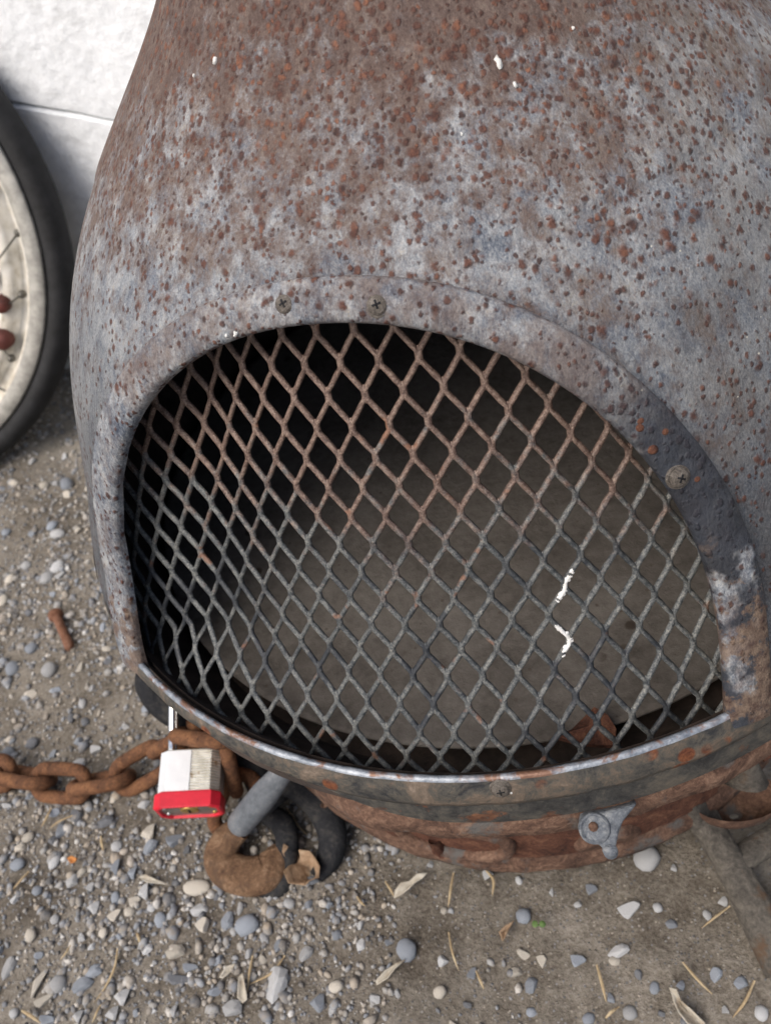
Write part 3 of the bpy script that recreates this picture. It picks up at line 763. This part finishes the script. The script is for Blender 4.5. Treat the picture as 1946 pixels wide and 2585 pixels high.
# paint flecks on the shell
fk = 0
for px, py, s_ in ((1258, 155, 26), (542, 150, 16), (1300, 215, 13), (1165, 338, 9), (490, 190, 7), (595, 843, 14), (572, 848, 10), (1447, 70, 8), (1290, 2000, 12)):
    P, n = hit_surf(px, py, .006 if 700 < py < 900 else .0005 if py < 700 else .0042)
    a = np.cross(n, ZU); a /= np.linalg.norm(a); b = np.cross(n, a); r0 = s_ * .33 / FPX * .42
    rim = [P + n * .0001 + r0 * random.uniform(.45, 1.2) * (math.cos(t) * a * .8 + math.sin(t) * b * 1.3) for t in np.linspace(0, 2 * math.pi, 11, endpoint=False)]
    MB().add([p - n * .0006 for p in rim] + [p + n * .0003 for p in rim] + [P + n * .0007], [(k, (k + 1) % 11, 11 + (k + 1) % 11, 11 + k) for k in range(11)] + [(11 + k, 11 + (k + 1) % 11, 22) for k in range(11)]).build('paint_fleck', M['white'], stove)

# ================================================================== WHEEL
wc = np.array([-.6489, .3065, .0502 + ZG]); whd, wln, wr, wri = .1023, .3015, .2620, .2416
wN = np.array([math.sin(whd) * math.cos(wln), -math.cos(whd) * math.cos(wln), math.sin(wln)])   # faces the camera side
wX = np.cross((0, 0, 1), wN); wX /= np.linalg.norm(wX); wY = np.cross(wN, wX)
wheel = empty('spoked_wheel', tuple(wc - wY * wr)); tag(wheel, 'black-tyred wheel with a dirty cream rim leaning by the white wall', 'wheel')
def wp(a, r, h): return wc + r * (math.cos(a) * wX + math.sin(a) * wY) + wN * h
def wlathe(prof, seg=120): return MB().grid([[wp(2 * math.pi * k / seg, r, h) for k in range(seg)] for r, h in prof], closev=True)
tp = [(wri - .003, .002)] + [(wri + .009 + .0125 * math.cos(t), .0 + .019 * math.sin(t) - .012) for t in np.linspace(2.4, -2.4, 18)] + [(wri - .003, -.028)]
tyre = wlathe(tp).build('tyre', M['tyre'], wheel)
wlathe([(wri - .004, .001), (wri + .0005, .0035), (wri - .002, .006), (wri - .012, .0065), (wri - .016, .004)]).build('rim_flange', M['alu'], wheel)
rp = [(wri - .014, .004), (wri - .019, .000), (wri - .023, -.012), (wri - .030, -.015), (wri - .034, -.004), (wri - .044, -.002), (wri - .049, -.014), (wri - .062, -.017), (wri - .067, -.006), (wri - .085, -.004), (wri - .13, -.012), (.06, -.016), (.035, -.01), (.0002, -.01)]
rim = wlathe(rp).build('rim', M['cream'], wheel)
wlathe([(.03, -.012), (.03, .02), (.022, .028), (.0002, .028)], 24).build('hub', M['hubrust'], wheel)
def on_wheel(px, py, h):
    v = ray(px, py); return CAM + v * (((wc + wN * h - CAM) @ wN) / (v @ wN))
for (x0, y0, x1, y1) in ((45, 588, -40, 702), (53, 744, -40, 814), (26, 906, -40, 810), (40, 1000, -60, 950), (-30, 470, -80, 640)):
    A, B = on_wheel(x0, y0, -.001), on_wheel(x1, y1, .006)
    s_ = MB().tube([A, (A + B) / 2, B], .0010, 8, up=tuple(wN)).build('spoke', M['spoke'], wheel)
    MB().disc(A - wN * .004, wN, [(.0042, 0), (.0038, .004), (.0022, .0062), (.0001, .007)], 12).build('nipple', M['spoke'], s_)
for (x0, y0, rx) in ((2, 768, 1), (4, 858, 1.2), (-50, 930, 1.1), (-45, 700, 1)):
    A = on_wheel(x0, y0, .002)
    MB().disc(A, wN, [(.0085 * rx, -.008), (.0085 * rx, .002), (.006, .006), (.0001, .007)], 18).build('rusty_lug', M['hubrust'], wheel)

# ================================================================== CHAIN, PADLOCK, HOOK
chain = empty('chain', tuple(onz(130, 1976))); tag(chain, 'rusty brown steel chain running across the gravel to the padlock', 'chain')
LK = []
Ls, Ws, Wr = .0112, .0104, .0050
for t in np.linspace(0, 2 * math.pi, 40, endpoint=False):
    x = Ws * math.cos(t); y = Ws * math.sin(t)
    y += math.copysign(Ls * min(1, abs(math.sin(t)) * 3), math.sin(t)) if abs(math.sin(t)) > 1e-6 else 0
    LK.append((x, y, 0))
lm = MB().tube(LK, Wr, 10, closed=True)
link_me = mesh('chain_link', lm.v, lm.f); link_me.materials.append(M['chain']); link_me.shade_smooth()
def put_link(c, d, flatn):
    d = np.asarray(d, float); d /= np.linalg.norm(d); n = np.asarray(flatn, float); n = n - d * (n @ d); n /= np.linalg.norm(n); x = np.cross(d, n)
    o = bpy.data.objects.new('chain_link', link_me); col.objects.link(o); o.parent = chain; o.matrix_parent_inverse = chain.matrix_basis.inverted()
    o.matrix_basis = Matrix(((x[0], d[0], n[0], c[0]), (x[1], d[1], n[1], c[1]), (x[2], d[2], n[2], c[2]), (0, 0, 0, 1)))
ctl = [onz(-330, 1985, .011), onz(-180, 1968, .011), onz(-60, 1950, .012), onz(50, 1962, .012), onz(130, 1976, .012), onz(235, 1978, .013), onz(320, 1958, .016), onz(385, 1922, .022), onz(440, 1880, .030), atd(510, 1862, .570), atd(580, 1876, .567)]
cp = smooth_path(ctl, 40); cl = np.concatenate([[0], np.cumsum(np.linalg.norm(np.diff(cp, axis=0), axis=1))])
pitch_l = 2 * (Ls + Ws) - 2 * Wr + .0004
s_ = cl[-1] - pitch_l / 2; k = 0
while s_ > 0:
    c = np.array([np.interp(s_, cl, cp[:, q]) for q in range(3)]); d = np.array([np.interp(min(s_ + .01, cl[-1]), cl, cp[:, q]) - np.interp(max(s_ - .01, 0), cl, cp[:, q]) for q in range(3)])
    side = np.cross(d / np.linalg.norm(d), ZU)
    a = math.radians(38 if k % 2 else -48) + random.uniform(-.12, .12)
    put_link(c, d, math.cos(a) * ZU + math.sin(a) * side); s_ -= pitch_l; k += 1
# tail hanging down to the hook
tail = smooth_path([atd(580, 1876, .567), atd(580, 1925, .575), atd(606, 1990, .583), atd(590, 2040, .585), atd(565, 2100, .588)], 30)
tl = np.concatenate([[0], np.cumsum(np.linalg.norm(np.diff(tail, axis=0), axis=1))]); s_ = pitch_l * .5; k = 0
while s_ < tl[-1]:
    c = np.array([np.interp(s_, tl, tail[:, q]) for q in range(3)]); d = np.array([np.interp(min(s_ + .01, tl[-1]), tl, tail[:, q]) - np.interp(max(s_ - .01, 0), tl, tail[:, q]) for q in range(3)])
    side = np.cross(d / np.linalg.norm(d), -FW); n_ = (-FW) if k % 2 else side + .25 * (-FW)
    put_link(c, d, n_); s_ += pitch_l; k += 1

# padlock: local axes  x right, y towards the viewer, z up to the shackle
pc = atd(485, 1966, .562)
beta = .57
pxv = RT * math.cos(.05) + UP * math.sin(.05); puv = -RT * math.sin(.05) + UP * math.cos(.05)
pyv = (-FW) * math.cos(beta) + puv * math.sin(beta); pzv = puv * math.cos(beta) - (-FW) * math.sin(beta)
PM = np.array([pxv, pyv, pzv]).T
def pl_(x, y, z): return pc + PM @ np.array([x, y, z])
padlock = empty('padlock', tuple(pl_(0, 0, -.022))); tag(padlock, 'laminated steel padlock with a red bumper and long bright shackle', 'padlock')
hw, hd_, ch = .0192, .0125, .005
def outline(hw, hd_, ch): return [(-hw, -hd_ + ch), (-hw + ch, -hd_), (hw - ch, -hd_), (hw, -hd_ + ch), (hw, hd_ - ch), (hw - ch, hd_), (-hw + ch, hd_), (-hw, hd_ - ch)]
lb_ = MB(); nl = 15; z0, z1 = -.0115, .0150
for q in range(nl):
    a, b = z0 + (z1 - z0) * q / nl, z0 + (z1 - z0) * (q + 1) / nl; g = (b - a)
    for_rows = [(a, .0010), (a + g * .2, 0), (a + g * .7, 0), (b, .0010)]
    lb_.grid([[pl_(x, y, z) for x, y in outline(hw - i_, hd_ - i_, ch)] for z, i_ in for_rows], closev=True)
lb_.add([pl_(x, y, z1) for x, y in outline(hw - .0005, hd_ - .0005, ch)], [tuple(range(8))])
pb = lb_.build('lock_body', M['lam'], padlock, smooth=False)
# bright flat plate imitating the sky glint on the left of the face
fpv = [(-.0188, .0088), (-.0140, .01265), (.0012, .0128), (.0012, .0118), (-.0140, .0116), (-.0185, .0085)]
MB().grid([[pl_(x, y, z) for x, y in fpv] for z in (z0 + .0002, z1 - .0006)], closev=True).build('face_glint', M['plate'], pb, smooth=False)
bo = [(-.0215, 1.0), (-.0205, 1.06), (-.0125, 1.06), (-.0110, 1.03), (-.0110, .95)]
def rect(f_, n=8):
    o_ = outline(hw * f_, hd_ * f_ + .0006, ch); return o_
rb = MB().grid([[pl_(x, y, z) for x, y in rect(f_)] for z, f_ in ((-.0190, .90), (-.0212, .93), (-.0212, 1.02), (-.0203, 1.07), (-.0122, 1.07), (-.0112, 1.04), (-.0112, .9))], closev=True)
rb.build('bumper', M['red'], padlock, merge=True, bevel=0, smooth=False)
bp = MB().add([pl_(x, y, -.0195) for x, y in rect(.93)], [tuple(range(8))[::-1]]).build('bottom_plate', M['grey'], padlock, smooth=False)
for x, y, r, mt in ((-.0145, .0065, .0017, 'rivet'), (.0145, .0065, .0017, 'brass'), (-.0145, -.0065, .0017, 'rivet'), (.0145, -.0065, .0017, 'brass'), (.006, .008, .0015, 'brass'), (-.004, .008, .0013, 'brass')):
    MB().disc(pl_(x, y, -.0195), -pzv, [(r, -.0005), (r * .85, .0008), (.0001, .0012)], 10).build('rivet', M[mt], bp)
kc = MB().disc(pl_(0, 0, -.0195), -pzv, [(.0058, -.0003), (.0056, .0008), (.0045, .0009), (.0001, .0009)], 20).build('key_cylinder', M['brass'], padlock)
MB().box(pl_(0, 0, -.0205), (.0006, .0028, .0004), PM).build('keyway', M['black'], kc)
shp = [(-.0135, -.001, .012), (-.0135, -.001, .030), (-.0135, -.001, .044)] + [(-.0135 * math.cos(t), -.001, .044 + .0135 * math.sin(t)) for t in np.linspace(.2, math.pi - .2, 9)] + [(.0135, -.001, .044), (.0135, -.001, .030), (.0135, -.001, .012)]
MB().tube([pl_(q[0], q[1] + .38 * (q[2] - .012), q[2]) for q in shp], .0031, 12, up=tuple(pyv)).build('shackle', M['chrome'], padlock)

# hook
hp = [(r[0] / 2.775 + 300, r[1] / 2.775 + 1700) for r in ((850, 1085), (770, 1160), (722, 1240), (725, 1320), (790, 1392), (910, 1425), (1030, 1400), (1085, 1330), (1090, 1260), (1078, 1222))]
hz = [.022, .018, .015, .0125, .011, .0105, .0105, .0105, .0105, .0105]
hpt = smooth_path([onz(x, y, z) for (x, y), z in zip(hp, hz)], 7)
hook = MB().tube(hpt, taper(len(hpt), [.0085, .0105, .0112, .0118, .0122, .0125, .0125, .0118, .0100, .0048]), 16, .68, sq=.85).build('chain_hook', M['hook'])
tag(hook, 'thick tan rusty open hook lying on the gravel beneath the padlock', 'hook')
# grey tapered handle lying on the hook
A, B = atd(602, 2086, .558), atd(726, 1936, .532)
hv = (B - A); hl = np.linalg.norm(hv); hn = hv / hl
MB_h = MB().disc(A, hn, [(.0001, -.0004), (.0075, -.0003), (.0082, .0008), (.0086, .004), (.0088, .02), (.0088, hl * .55), (.0080, hl * .68), (.0068, hl * .86), (.0056, hl), (.0052, hl + .001), (.0001, hl + .0012)], 28)
handle = MB_h.build('tapered_grip', M['leadgrey']); tag(handle, 'dull grey tapered cylinder resting on the rusty hook', 'grip')

# crumpled brown leaf beside the black foot
def leaf(name, pts, mat, label, cat, curl=.004, z=.004, group=None):
    base = np.array([onz(x, y, z) for x, y in pts]); c = base.mean(0); n = len(base); V, F = [], []
    rings = (1.0, .75, .5, .25)
    for s_ in rings:
        for k, p in enumerate(base):
            q = c + (p - c) * s_; q = q + ZU * (curl * noise.noise((q[0] * 120, q[1] * 120, 2)) + curl * .8 * s_ * s_ * (1 + .5 * math.sin(k * 2.3))); V.append(q)
    for i in range(len(rings) - 1):
        for k in range(n): F.append((i * n + k, i * n + (k + 1) % n, (i + 1) * n + (k + 1) % n, (i + 1) * n + k))
    V.append(c + ZU * curl * .3); F += [((len(rings) - 1) * n + k, (len(rings) - 1) * n + (k + 1) % n, len(V) - 1) for k in range(n)]
    me = mesh(name, V, F); o = link(name, me, M[mat]); md = o.modifiers.new('thick', 'SOLIDIFY'); md.thickness = .0006; md.offset = 0
    return tag(o, label, cat, group)
def r5(*p): return [(x / 2.775 + 300, y / 2.775 + 1700) for x, y in p]
def r2(*p): return [(x / 1.5918 + 900, y / 1.5918 + 1500) for x, y in p]
def r1(*p): return [(x / 1.85, y / 1.85 + 1500) for x, y in p]
leaf('dead_leaf', r5((1180, 1300), (1200, 1255), (1260, 1260), (1300, 1290), (1360, 1280), (1400, 1330), (1440, 1400), (1420, 1460), (1370, 1500), (1340, 1530), (1280, 1500), (1220, 1510), (1195, 1440), (1210, 1370)), 'leaf', 'crumpled brown dead leaf beside the black scroll foot', 'leaf', .010, .008)
leaf('dead_leaf', r2((160, 1200), (185, 1175), (215, 1160), (250, 1140), (290, 1128), (270, 1150), (240, 1170), (215, 1195), (185, 1215), (155, 1232)), 'paleleaf', 'pale dry leaf with a thin brown tip below the oval on the pan', 'leaf', .004, .004)
leaf('dead_leaf', r2((1255, 1592), (1285, 1605), (1300, 1640), (1340, 1680), (1400, 1730), (1400, 1760), (1330, 1745), (1295, 1690), (1275, 1650)), 'paleleaf', 'long brown and pale leaf curling on the dirt near the right leg', 'leaf', .006, .004)
leaf('dead_leaf', r2((575, 1365), (600, 1340), (635, 1318), (610, 1350), (598, 1380), (588, 1400)), 'leaf', 'small curled leaf sliver on the dirt below the pan', 'leaf', .004, .003)
leaf('dead_leaf', r2((80, 1560), (120, 1520), (160, 1485), (200, 1478), (160, 1510), (130, 1550), (85, 1578)), 'paleleaf', 'pale leaf sliver next to the round grey stone', 'leaf', .003, .003)
leaf('dead_leaf', r1((318, 1240), (340, 1228), (362, 1238), (358, 1256), (335, 1262)), 'orange', 'tiny orange leaf scrap among the gravel', 'leaf', .002, .004)
leaf('bark_chip', r1((1030, 1795), (1060, 1745), (1100, 1725), (1085, 1765), (1045, 1800)), 'paleleaf', 'pale wood chip with squared ends on the gravel', 'wood chip', .002, .004)
leaf('bark_chip', r1((1115, 1890), (1125, 1800), (1140, 1775), (1158, 1850), (1160, 1900), (1135, 1915)), 'paleleaf', 'pale pointed husk on the gravel beside thin straw', 'husk', .003, .004)
leaf('dead_leaf', r1((650, 1330), (690, 1318), (740, 1340), (800, 1368), (745, 1358), (690, 1350)), 'paleleaf', 'dry pale leaf strip left of the white oval pebble', 'leaf', .003, .003)

# rusty bolt lying on the dirt
A, B = onz(143, 1558, .007), onz(177, 1636, .005); d_ = B - A; L_ = np.linalg.norm(d_)
bolt = MB().disc(A, d_, [(.0001, -.005), (.0062, -.005), (.0068, -.003), (.0066, 0), (.0042, .0012), (.0040, .008), (.0039, L_ * .6), (.0043, L_ * .9), (.0040, L_), (.0001, L_ + .001)], 12).build('rusty_bolt', M['nail'])
tag(bolt, 'short rusty bolt lying alone on the dirt beside the fire pot', 'bolt')

# dry straws
def straw(pts, w_=.0009):
    P = smooth_path([onz(x, y, .003 + .002 * k % .004) for k, (x, y) in enumerate(pts)], 5)
    o = MB().tube(P, taper(len(P), [w_ * .6, w_, w_ * .9, w_ * .3]), 5, .35).build('straw', M['straw'])
    tag(o, 'thin dry straw lying on the dirt', 'straw', 'dry straws scattered on the dirt')
for s_ in (r2((390, 1120), (378, 1190), (368, 1260)), r2((370, 1360), (385, 1440), (410, 1515)), r2((1500, 1255), (1440, 1300), (1385, 1345)), r2((965, 1490), (985, 1560), (1003, 1640)),
           r2((1310, 1480), (1370, 1550), (1430, 1610)), r2((1600, 1555), (1560, 1640), (1510, 1705)), r2((520, 1110), (550, 1150), (545, 1215)), r2((1180, 955), (1230, 930), (1290, 905)),
           r2((480, 1515), (500, 1560), (512, 1590)), r2((1000, 1705), (1025, 1680), (1055, 1660)), r2((115, 1155), (135, 1185), (150, 1215)), r2((0, 1215), (20, 1240), (35, 1255)),
           r1((550, 1655), (535, 1745), (490, 1840), (440, 1910)), r1((1180, 1690), (1165, 1770), (1155, 1860)), r1((1330, 1690), (1270, 1770), (1165, 1825)), r1((1340, 1000), (1390, 1080), (1440, 1130)),
           r1((240, 1000), (215, 1050), (190, 1090)), r1((340, 1035), (280, 1060), (230, 1095)), r1((135, 1295), (95, 1340), (60, 1380)), r1((470, 1130), (475, 1165), (482, 1200)),
           r1((330, 1640), (305, 1680), (280, 1710)), r1((470, 1920), (450, 1960), (430, 2005)), r1((100, 1945), (150, 1975), (190, 2005)), r1((640, 1585), (648, 1610), (655, 1635))):
    straw(s_, random.uniform(.0006, .0012))
# seedling
P = onz(900 + 733 / 1.5918, 1500 + 1332 / 1.5918, .004)
m = MB()
for sg in (-1, 1):
    m.disc(P + np.array([sg * .0021, 0, .002]), (sg * .2, -.2, 1), [(.0019, 0), (.0014, .0004), (.0001, .0005)], 10)
m.tube([P + np.array([-.004, 0, .001]), P, P + np.array([.004, 0, .001])], .0005, 5)
tag(m.build('seedling', M['green']), 'tiny green two-leaved seedling sprouting from the dirt', 'seedling')

# ================================================================== STONES
def stone_mesh(seed, ang):
    bm = bmesh.new(); bmesh.ops.create_icosphere(bm, subdivisions=2 if not ang else 2, radius=1)
    for v in bm.verts:
        c = v.co.copy(); k = 1 + .22 * noise.noise(c * 1.1 + Vector((seed * 3.1, 0, 0))) + .08 * noise.noise(c * 2.9 + Vector((0, seed * 1.7, 0)))
        v.co = c * k
    if ang:
        r_ = random.Random(seed)
        for _ in range(9):
            n = Vector((r_.gauss(0, 1), r_.gauss(0, 1), r_.gauss(0, 1))).normalized(); dd = r_.uniform(.42, .75)
            for v in bm.verts:
                e = v.co.dot(n) - dd
                if e > 0: v.co -= n * e
    me = bpy.data.meshes.new('stone'); bm.to_mesh(me); bm.free()
    if not ang: me.shade_smooth()
    return me
SM = {}
for mt in ('pb_blue', 'pb_light', 'pb_warm', 'pb_dark'):
    for ang in (0, 1):
        for q in range(4):
            me = stone_mesh(q * 7 + ang * 3 + 1, ang); me.materials.append(M[mt]); SM[mt, ang, q] = me
taken = []
def stone(px, py, w_, h_, mt='pb_blue', ang=1, rot=0.0, label=None, lift=.35, shade=None):
    """w_, h_: apparent size in photo pixels"""
    P = onz(px, py); dep = (P - CAM) @ FW; sx, sy = w_ * dep / FPX / 2, h_ * dep / FPX / 2 * 1.1
    o = bpy.data.objects.new('gravel_stone', SM[mt, ang, random.randrange(4)]); col.objects.link(o)
    sz = min(sx, sy) * .75
    o.location = (P[0], P[1], gh(P[0], P[1]) + sz * lift); o.scale = (sx * 1.08, sy * 1.08, sz)
    o.rotation_euler = (random.uniform(-.25, .25), random.uniform(-.25, .25), rot + random.uniform(-.2, .2) + .15)
    names = {'pb_blue': 'blue-grey', 'pb_light': 'light grey', 'pb_warm': 'pale buff', 'pb_dark': 'dark slate'}
    kind = 'angular' if ang else 'rounded'
    tag(o, label or f'{kind} {names[mt]} gravel stone half sunk in the dirt', 'stone', f'{kind} {names[mt]} gravel stones' if not label else 'distinct gravel stones')
    taken.append((P[0], P[1], max(sx, sy))); return o
B_, L_c, W_c, D_ = 'pb_blue', 'pb_light', 'pb_warm', 'pb_dark'
def S1(x, y, w, h, mt, ang=1, rot=0, label=None): stone(x / 1.85, y / 1.85 + 1500, w / 1.85, h / 1.85, mt, ang, rot, label)
def S2(x, y, w, h, mt, ang=1, rot=0, label=None): stone(x / 1.5918 + 900, y / 1.5918 + 1500, w / 1.5918, h / 1.5918, mt, ang, rot, label)
S1(928, 1380, 130, 66, W_c, 0, -.1, 'smooth white oval pebble just below the rusty hook')
S1(700, 1125, 115, 80, W_c, 1, .2, 'pale chunky stone below the red padlock bumper')
S1(710, 1192, 85, 70, B_); S1(825, 1165, 95, 68, B_, 1, 0, 'flat blue-grey stone chip between the padlock and the hook')
S1(675, 1398, 90, 80, L_c); S1(435, 1465, 85, 62, L_c); S1(330, 1345, 70, 66, L_c); S1(285, 1102, 62, 82, B_, 1, 0, 'wedge-shaped grey stone below the chain')
S1(490, 1072, 105, 62, D_); S1(80, 1265, 80, 52, B_, 0, -.4); S1(545, 1285, 76, 82, B_); S1(540, 1422, 42, 60, B_, 0)
S1(755, 1528, 56, 62, B_, 0); S1(935, 1487, 95, 66, L_c); S1(958, 1558, 68, 90, W_c, 1, .6); S1(1065, 1545, 70, 96, B_); S1(1165, 1558, 112, 80, B_, 0, 0, 'plump round-edged blue-grey pebble with pale speckles')
S1(1300, 1835, 135, 165, L_c, 1, .5, 'large angular grey stone, biggest on the gravel'); S1(1090, 1950, 110, 78, L_c); S1(1490, 1922, 100, 84, B_); S1(1578, 1845, 66, 50, W_c, 0)
S1(172, 1815, 66, 140, W_c, 1, -.2, 'tall narrow pale stone slab with a grey side'); S1(268, 1820, 76, 68, L_c, 0); S1(385, 1830, 110, 78, B_); S1(435, 1770, 96, 66, B_)
S1(830, 1690, 104, 66, W_c, 1, -.2); S1(850, 1812, 140, 52, D_, 1, -.05, 'dark flat sliver of slate on the gravel'); S1(568, 1882, 120, 78, L_c); S1(523, 1960, 96, 66, L_c); S1(690, 1668, 66, 50, L_c)
S1(195, 1900, 100, 52, W_c, 1, .6); S1(360, 1972, 80, 58, L_c); S1(235, 362, 70, 66, L_c, 0); S1(672, 460, 75, 62, L_c); S1(585, 330, 50, 55, L_c); S1(505, 262, 46, 28, W_c, 0)
S1(365, 785, 70, 40, L_c, 0); S1(870, 590, 70, 56, L_c); S1(690, 550, 52, 66, B_); S1(440, 720, 60, 50, L_c); S1(85, 1185, 60, 48, W_c); S1(380, 1305, 56, 46, W_c); S1(620, 1310, 86, 62, B_)
S1(1435, 1690, 76, 70, L_c, 1, .3); S1(1310, 1655, 48, 62, B_); S1(1130, 1480, 40, 66, L_c); S1(1272, 1430, 42, 52, L_c); S1(900, 1757, 82, 46, B_); S1(560, 1598, 56, 46, B_); S1(605, 1485, 52, 42, W_c, 0)
S1(30, 1745, 70, 110, L_c, 1, .2); S1(240, 1150, 60, 52, D_); S1(130, 1135, 62, 46, W_c, 0); S1(1560, 1955, 40, 52, L_c); S1(210, 1990, 90, 60, B_); S1(815, 1955, 60, 60, L_c); S1(630, 1440, 60, 60, W_c)
S2(205, 1438, 78, 78, B_, 0, 0, 'round grey speckled stone on the pale dust'); S2(1165, 1062, 100, 92, L_c, 0, 0, 'large pale rounded stone right of the rusty lug')
S2(1092, 1265, 98, 70, L_c, 1, .1, 'blocky pale stone on the dust below the lug'); S2(885, 1468, 66, 56, B_); S2(1048, 1438, 96, 50, L_c); S2(1035, 1470, 46, 32, W_c, 0); S2(1262, 1325, 50, 40, B_)
S2(742, 1470, 40, 60, W_c); S2(1445, 1535, 52, 60, B_); S2(20, 1420, 40, 56, L_c); S2(632, 1520, 60, 40, W_c); S2(650, 1145, 26, 36, L_c, 0); S2(780, 1195, 26, 34, L_c); S2(940, 1180, 50, 50, B_); S2(1540, 1575, 60, 50, B_)
S2(1210, 1255, 36, 36, L_c, 0); S2(1600, 990, 60, 62, L_c, 0); S2(1300, 1575, 50, 40, B_); S2(130, 1405, 40, 28, B_); S2(350, 1270, 28, 26, W_c, 0); S2(1470, 1230, 60, 40, L_c); S2(885, 1245, 34, 26, L_c)
# further loose stones, denser to the left and front like the photo
cnt = 0
while cnt < 150:
    px, py = random.uniform(-40, 1960), random.uniform(1150, 2600)
    if random.random() > (1.0 if px < 900 else .30): continue
    if px > 450 and py < 2180 and not px < 500: continue
    if py < 1600 and px > 330: continue
    P = onz(px, py)
    if any((P[0] - a) ** 2 + (P[1] - b) ** 2 < (r + .006) ** 2 for a, b, r in taken): continue
    s_ = random.choice((22, 24, 26, 30, 34)); stone(px, py, s_ * random.uniform(.8, 1.3), s_ * random.uniform(.7, 1.1), random.choice((B_, B_, L_c, L_c, W_c, D_)), random.random() < .6, random.uniform(0, 3)); cnt += 1

# countless small grains as one object
t_ = (1 + 5 ** .5) / 2
iv = np.array([(-1, t_, 0), (1, t_, 0), (-1, -t_, 0), (1, -t_, 0), (0, -1, t_), (0, 1, t_), (0, -1, -t_), (0, 1, -t_), (t_, 0, -1), (t_, 0, 1), (-t_, 0, -1), (-t_, 0, 1)]) / math.sqrt(1 + t_ * t_)
ifc = np.array([(0, 11, 5), (0, 5, 1), (0, 1, 7), (0, 7, 10), (0, 10, 11), (1, 5, 9), (5, 11, 4), (11, 10, 2), (10, 7, 6), (7, 1, 8), (3, 9, 4), (3, 4, 2), (3, 2, 6), (3, 6, 8), (3, 8, 9), (4, 9, 5), (2, 4, 11), (6, 2, 10), (8, 6, 7), (9, 8, 1)])
N_ = 52000; pos = []
while len(pos) < N_:
    x, y = random.uniform(-.80, .42), random.uniform(-.46, .44)
    if (wb[:2] - (x, y)) @ wnrm[:2] > -.004: continue
    dn = .5 + .9 * noise.noise((x * 7, y * 7, 9.1)) + .35 * noise.noise((x * 22, y * 22, 4.1)) + (.32 if x < -.08 else -.34)
    if random.random() > dn: continue
    if x * x + y * y < .12 ** 2: continue
    pos.append((x, y))
sz = np.clip(rng.lognormal(math.log(.00115), .55, N_), .0005, .0042)
V = np.empty((N_, 12, 3)); 
for k in range(N_):
    a = rng.uniform(0, 6.283, 3); ca, sa = np.cos(a), np.sin(a)
    Rm = np.array([[ca[0], -sa[0], 0], [sa[0], ca[0], 0], [0, 0, 1]]) @ np.array([[1, 0, 0], [0, ca[1], -sa[1]], [0, sa[1], ca[1]]])
    q = iv * (1 + rng.uniform(-.28, .28, (12, 1))) * (sz[k] * rng.uniform(.65, 1.35, 3))
    V[k] = q @ Rm.T * (1, 1, .8) + (pos[k][0], pos[k][1], gh(*pos[k]) + sz[k] * .2)
F = (ifc[None] + 12 * np.arange(N_)[:, None, None]).reshape(-1, 3)
me = bpy.data.meshes.new('fine_gravel'); me.vertices.add(N_ * 12); me.vertices.foreach_set('co', V.reshape(-1))
me.loops.add(len(F) * 3); me.loops.foreach_set('vertex_index', F.reshape(-1).astype(np.int32)); me.polygons.add(len(F)); me.polygons.foreach_set('loop_start', np.arange(0, len(F) * 3, 3, dtype=np.int32))
me.update(calc_edges=True)
at = me.attributes.new('tone', 'FLOAT', 'POINT'); at.data.foreach_set('value', np.repeat(rng.uniform(0, 1, N_), 12).astype(np.float32))
fg = link('fine_gravel', me, M['grain'], None, False); tag(fg, 'fine mixed grey and buff gravel grains over the dirt', 'gravel', kind='stuff')
print('strands', nstr, 'objects', len(bpy.data.objects))
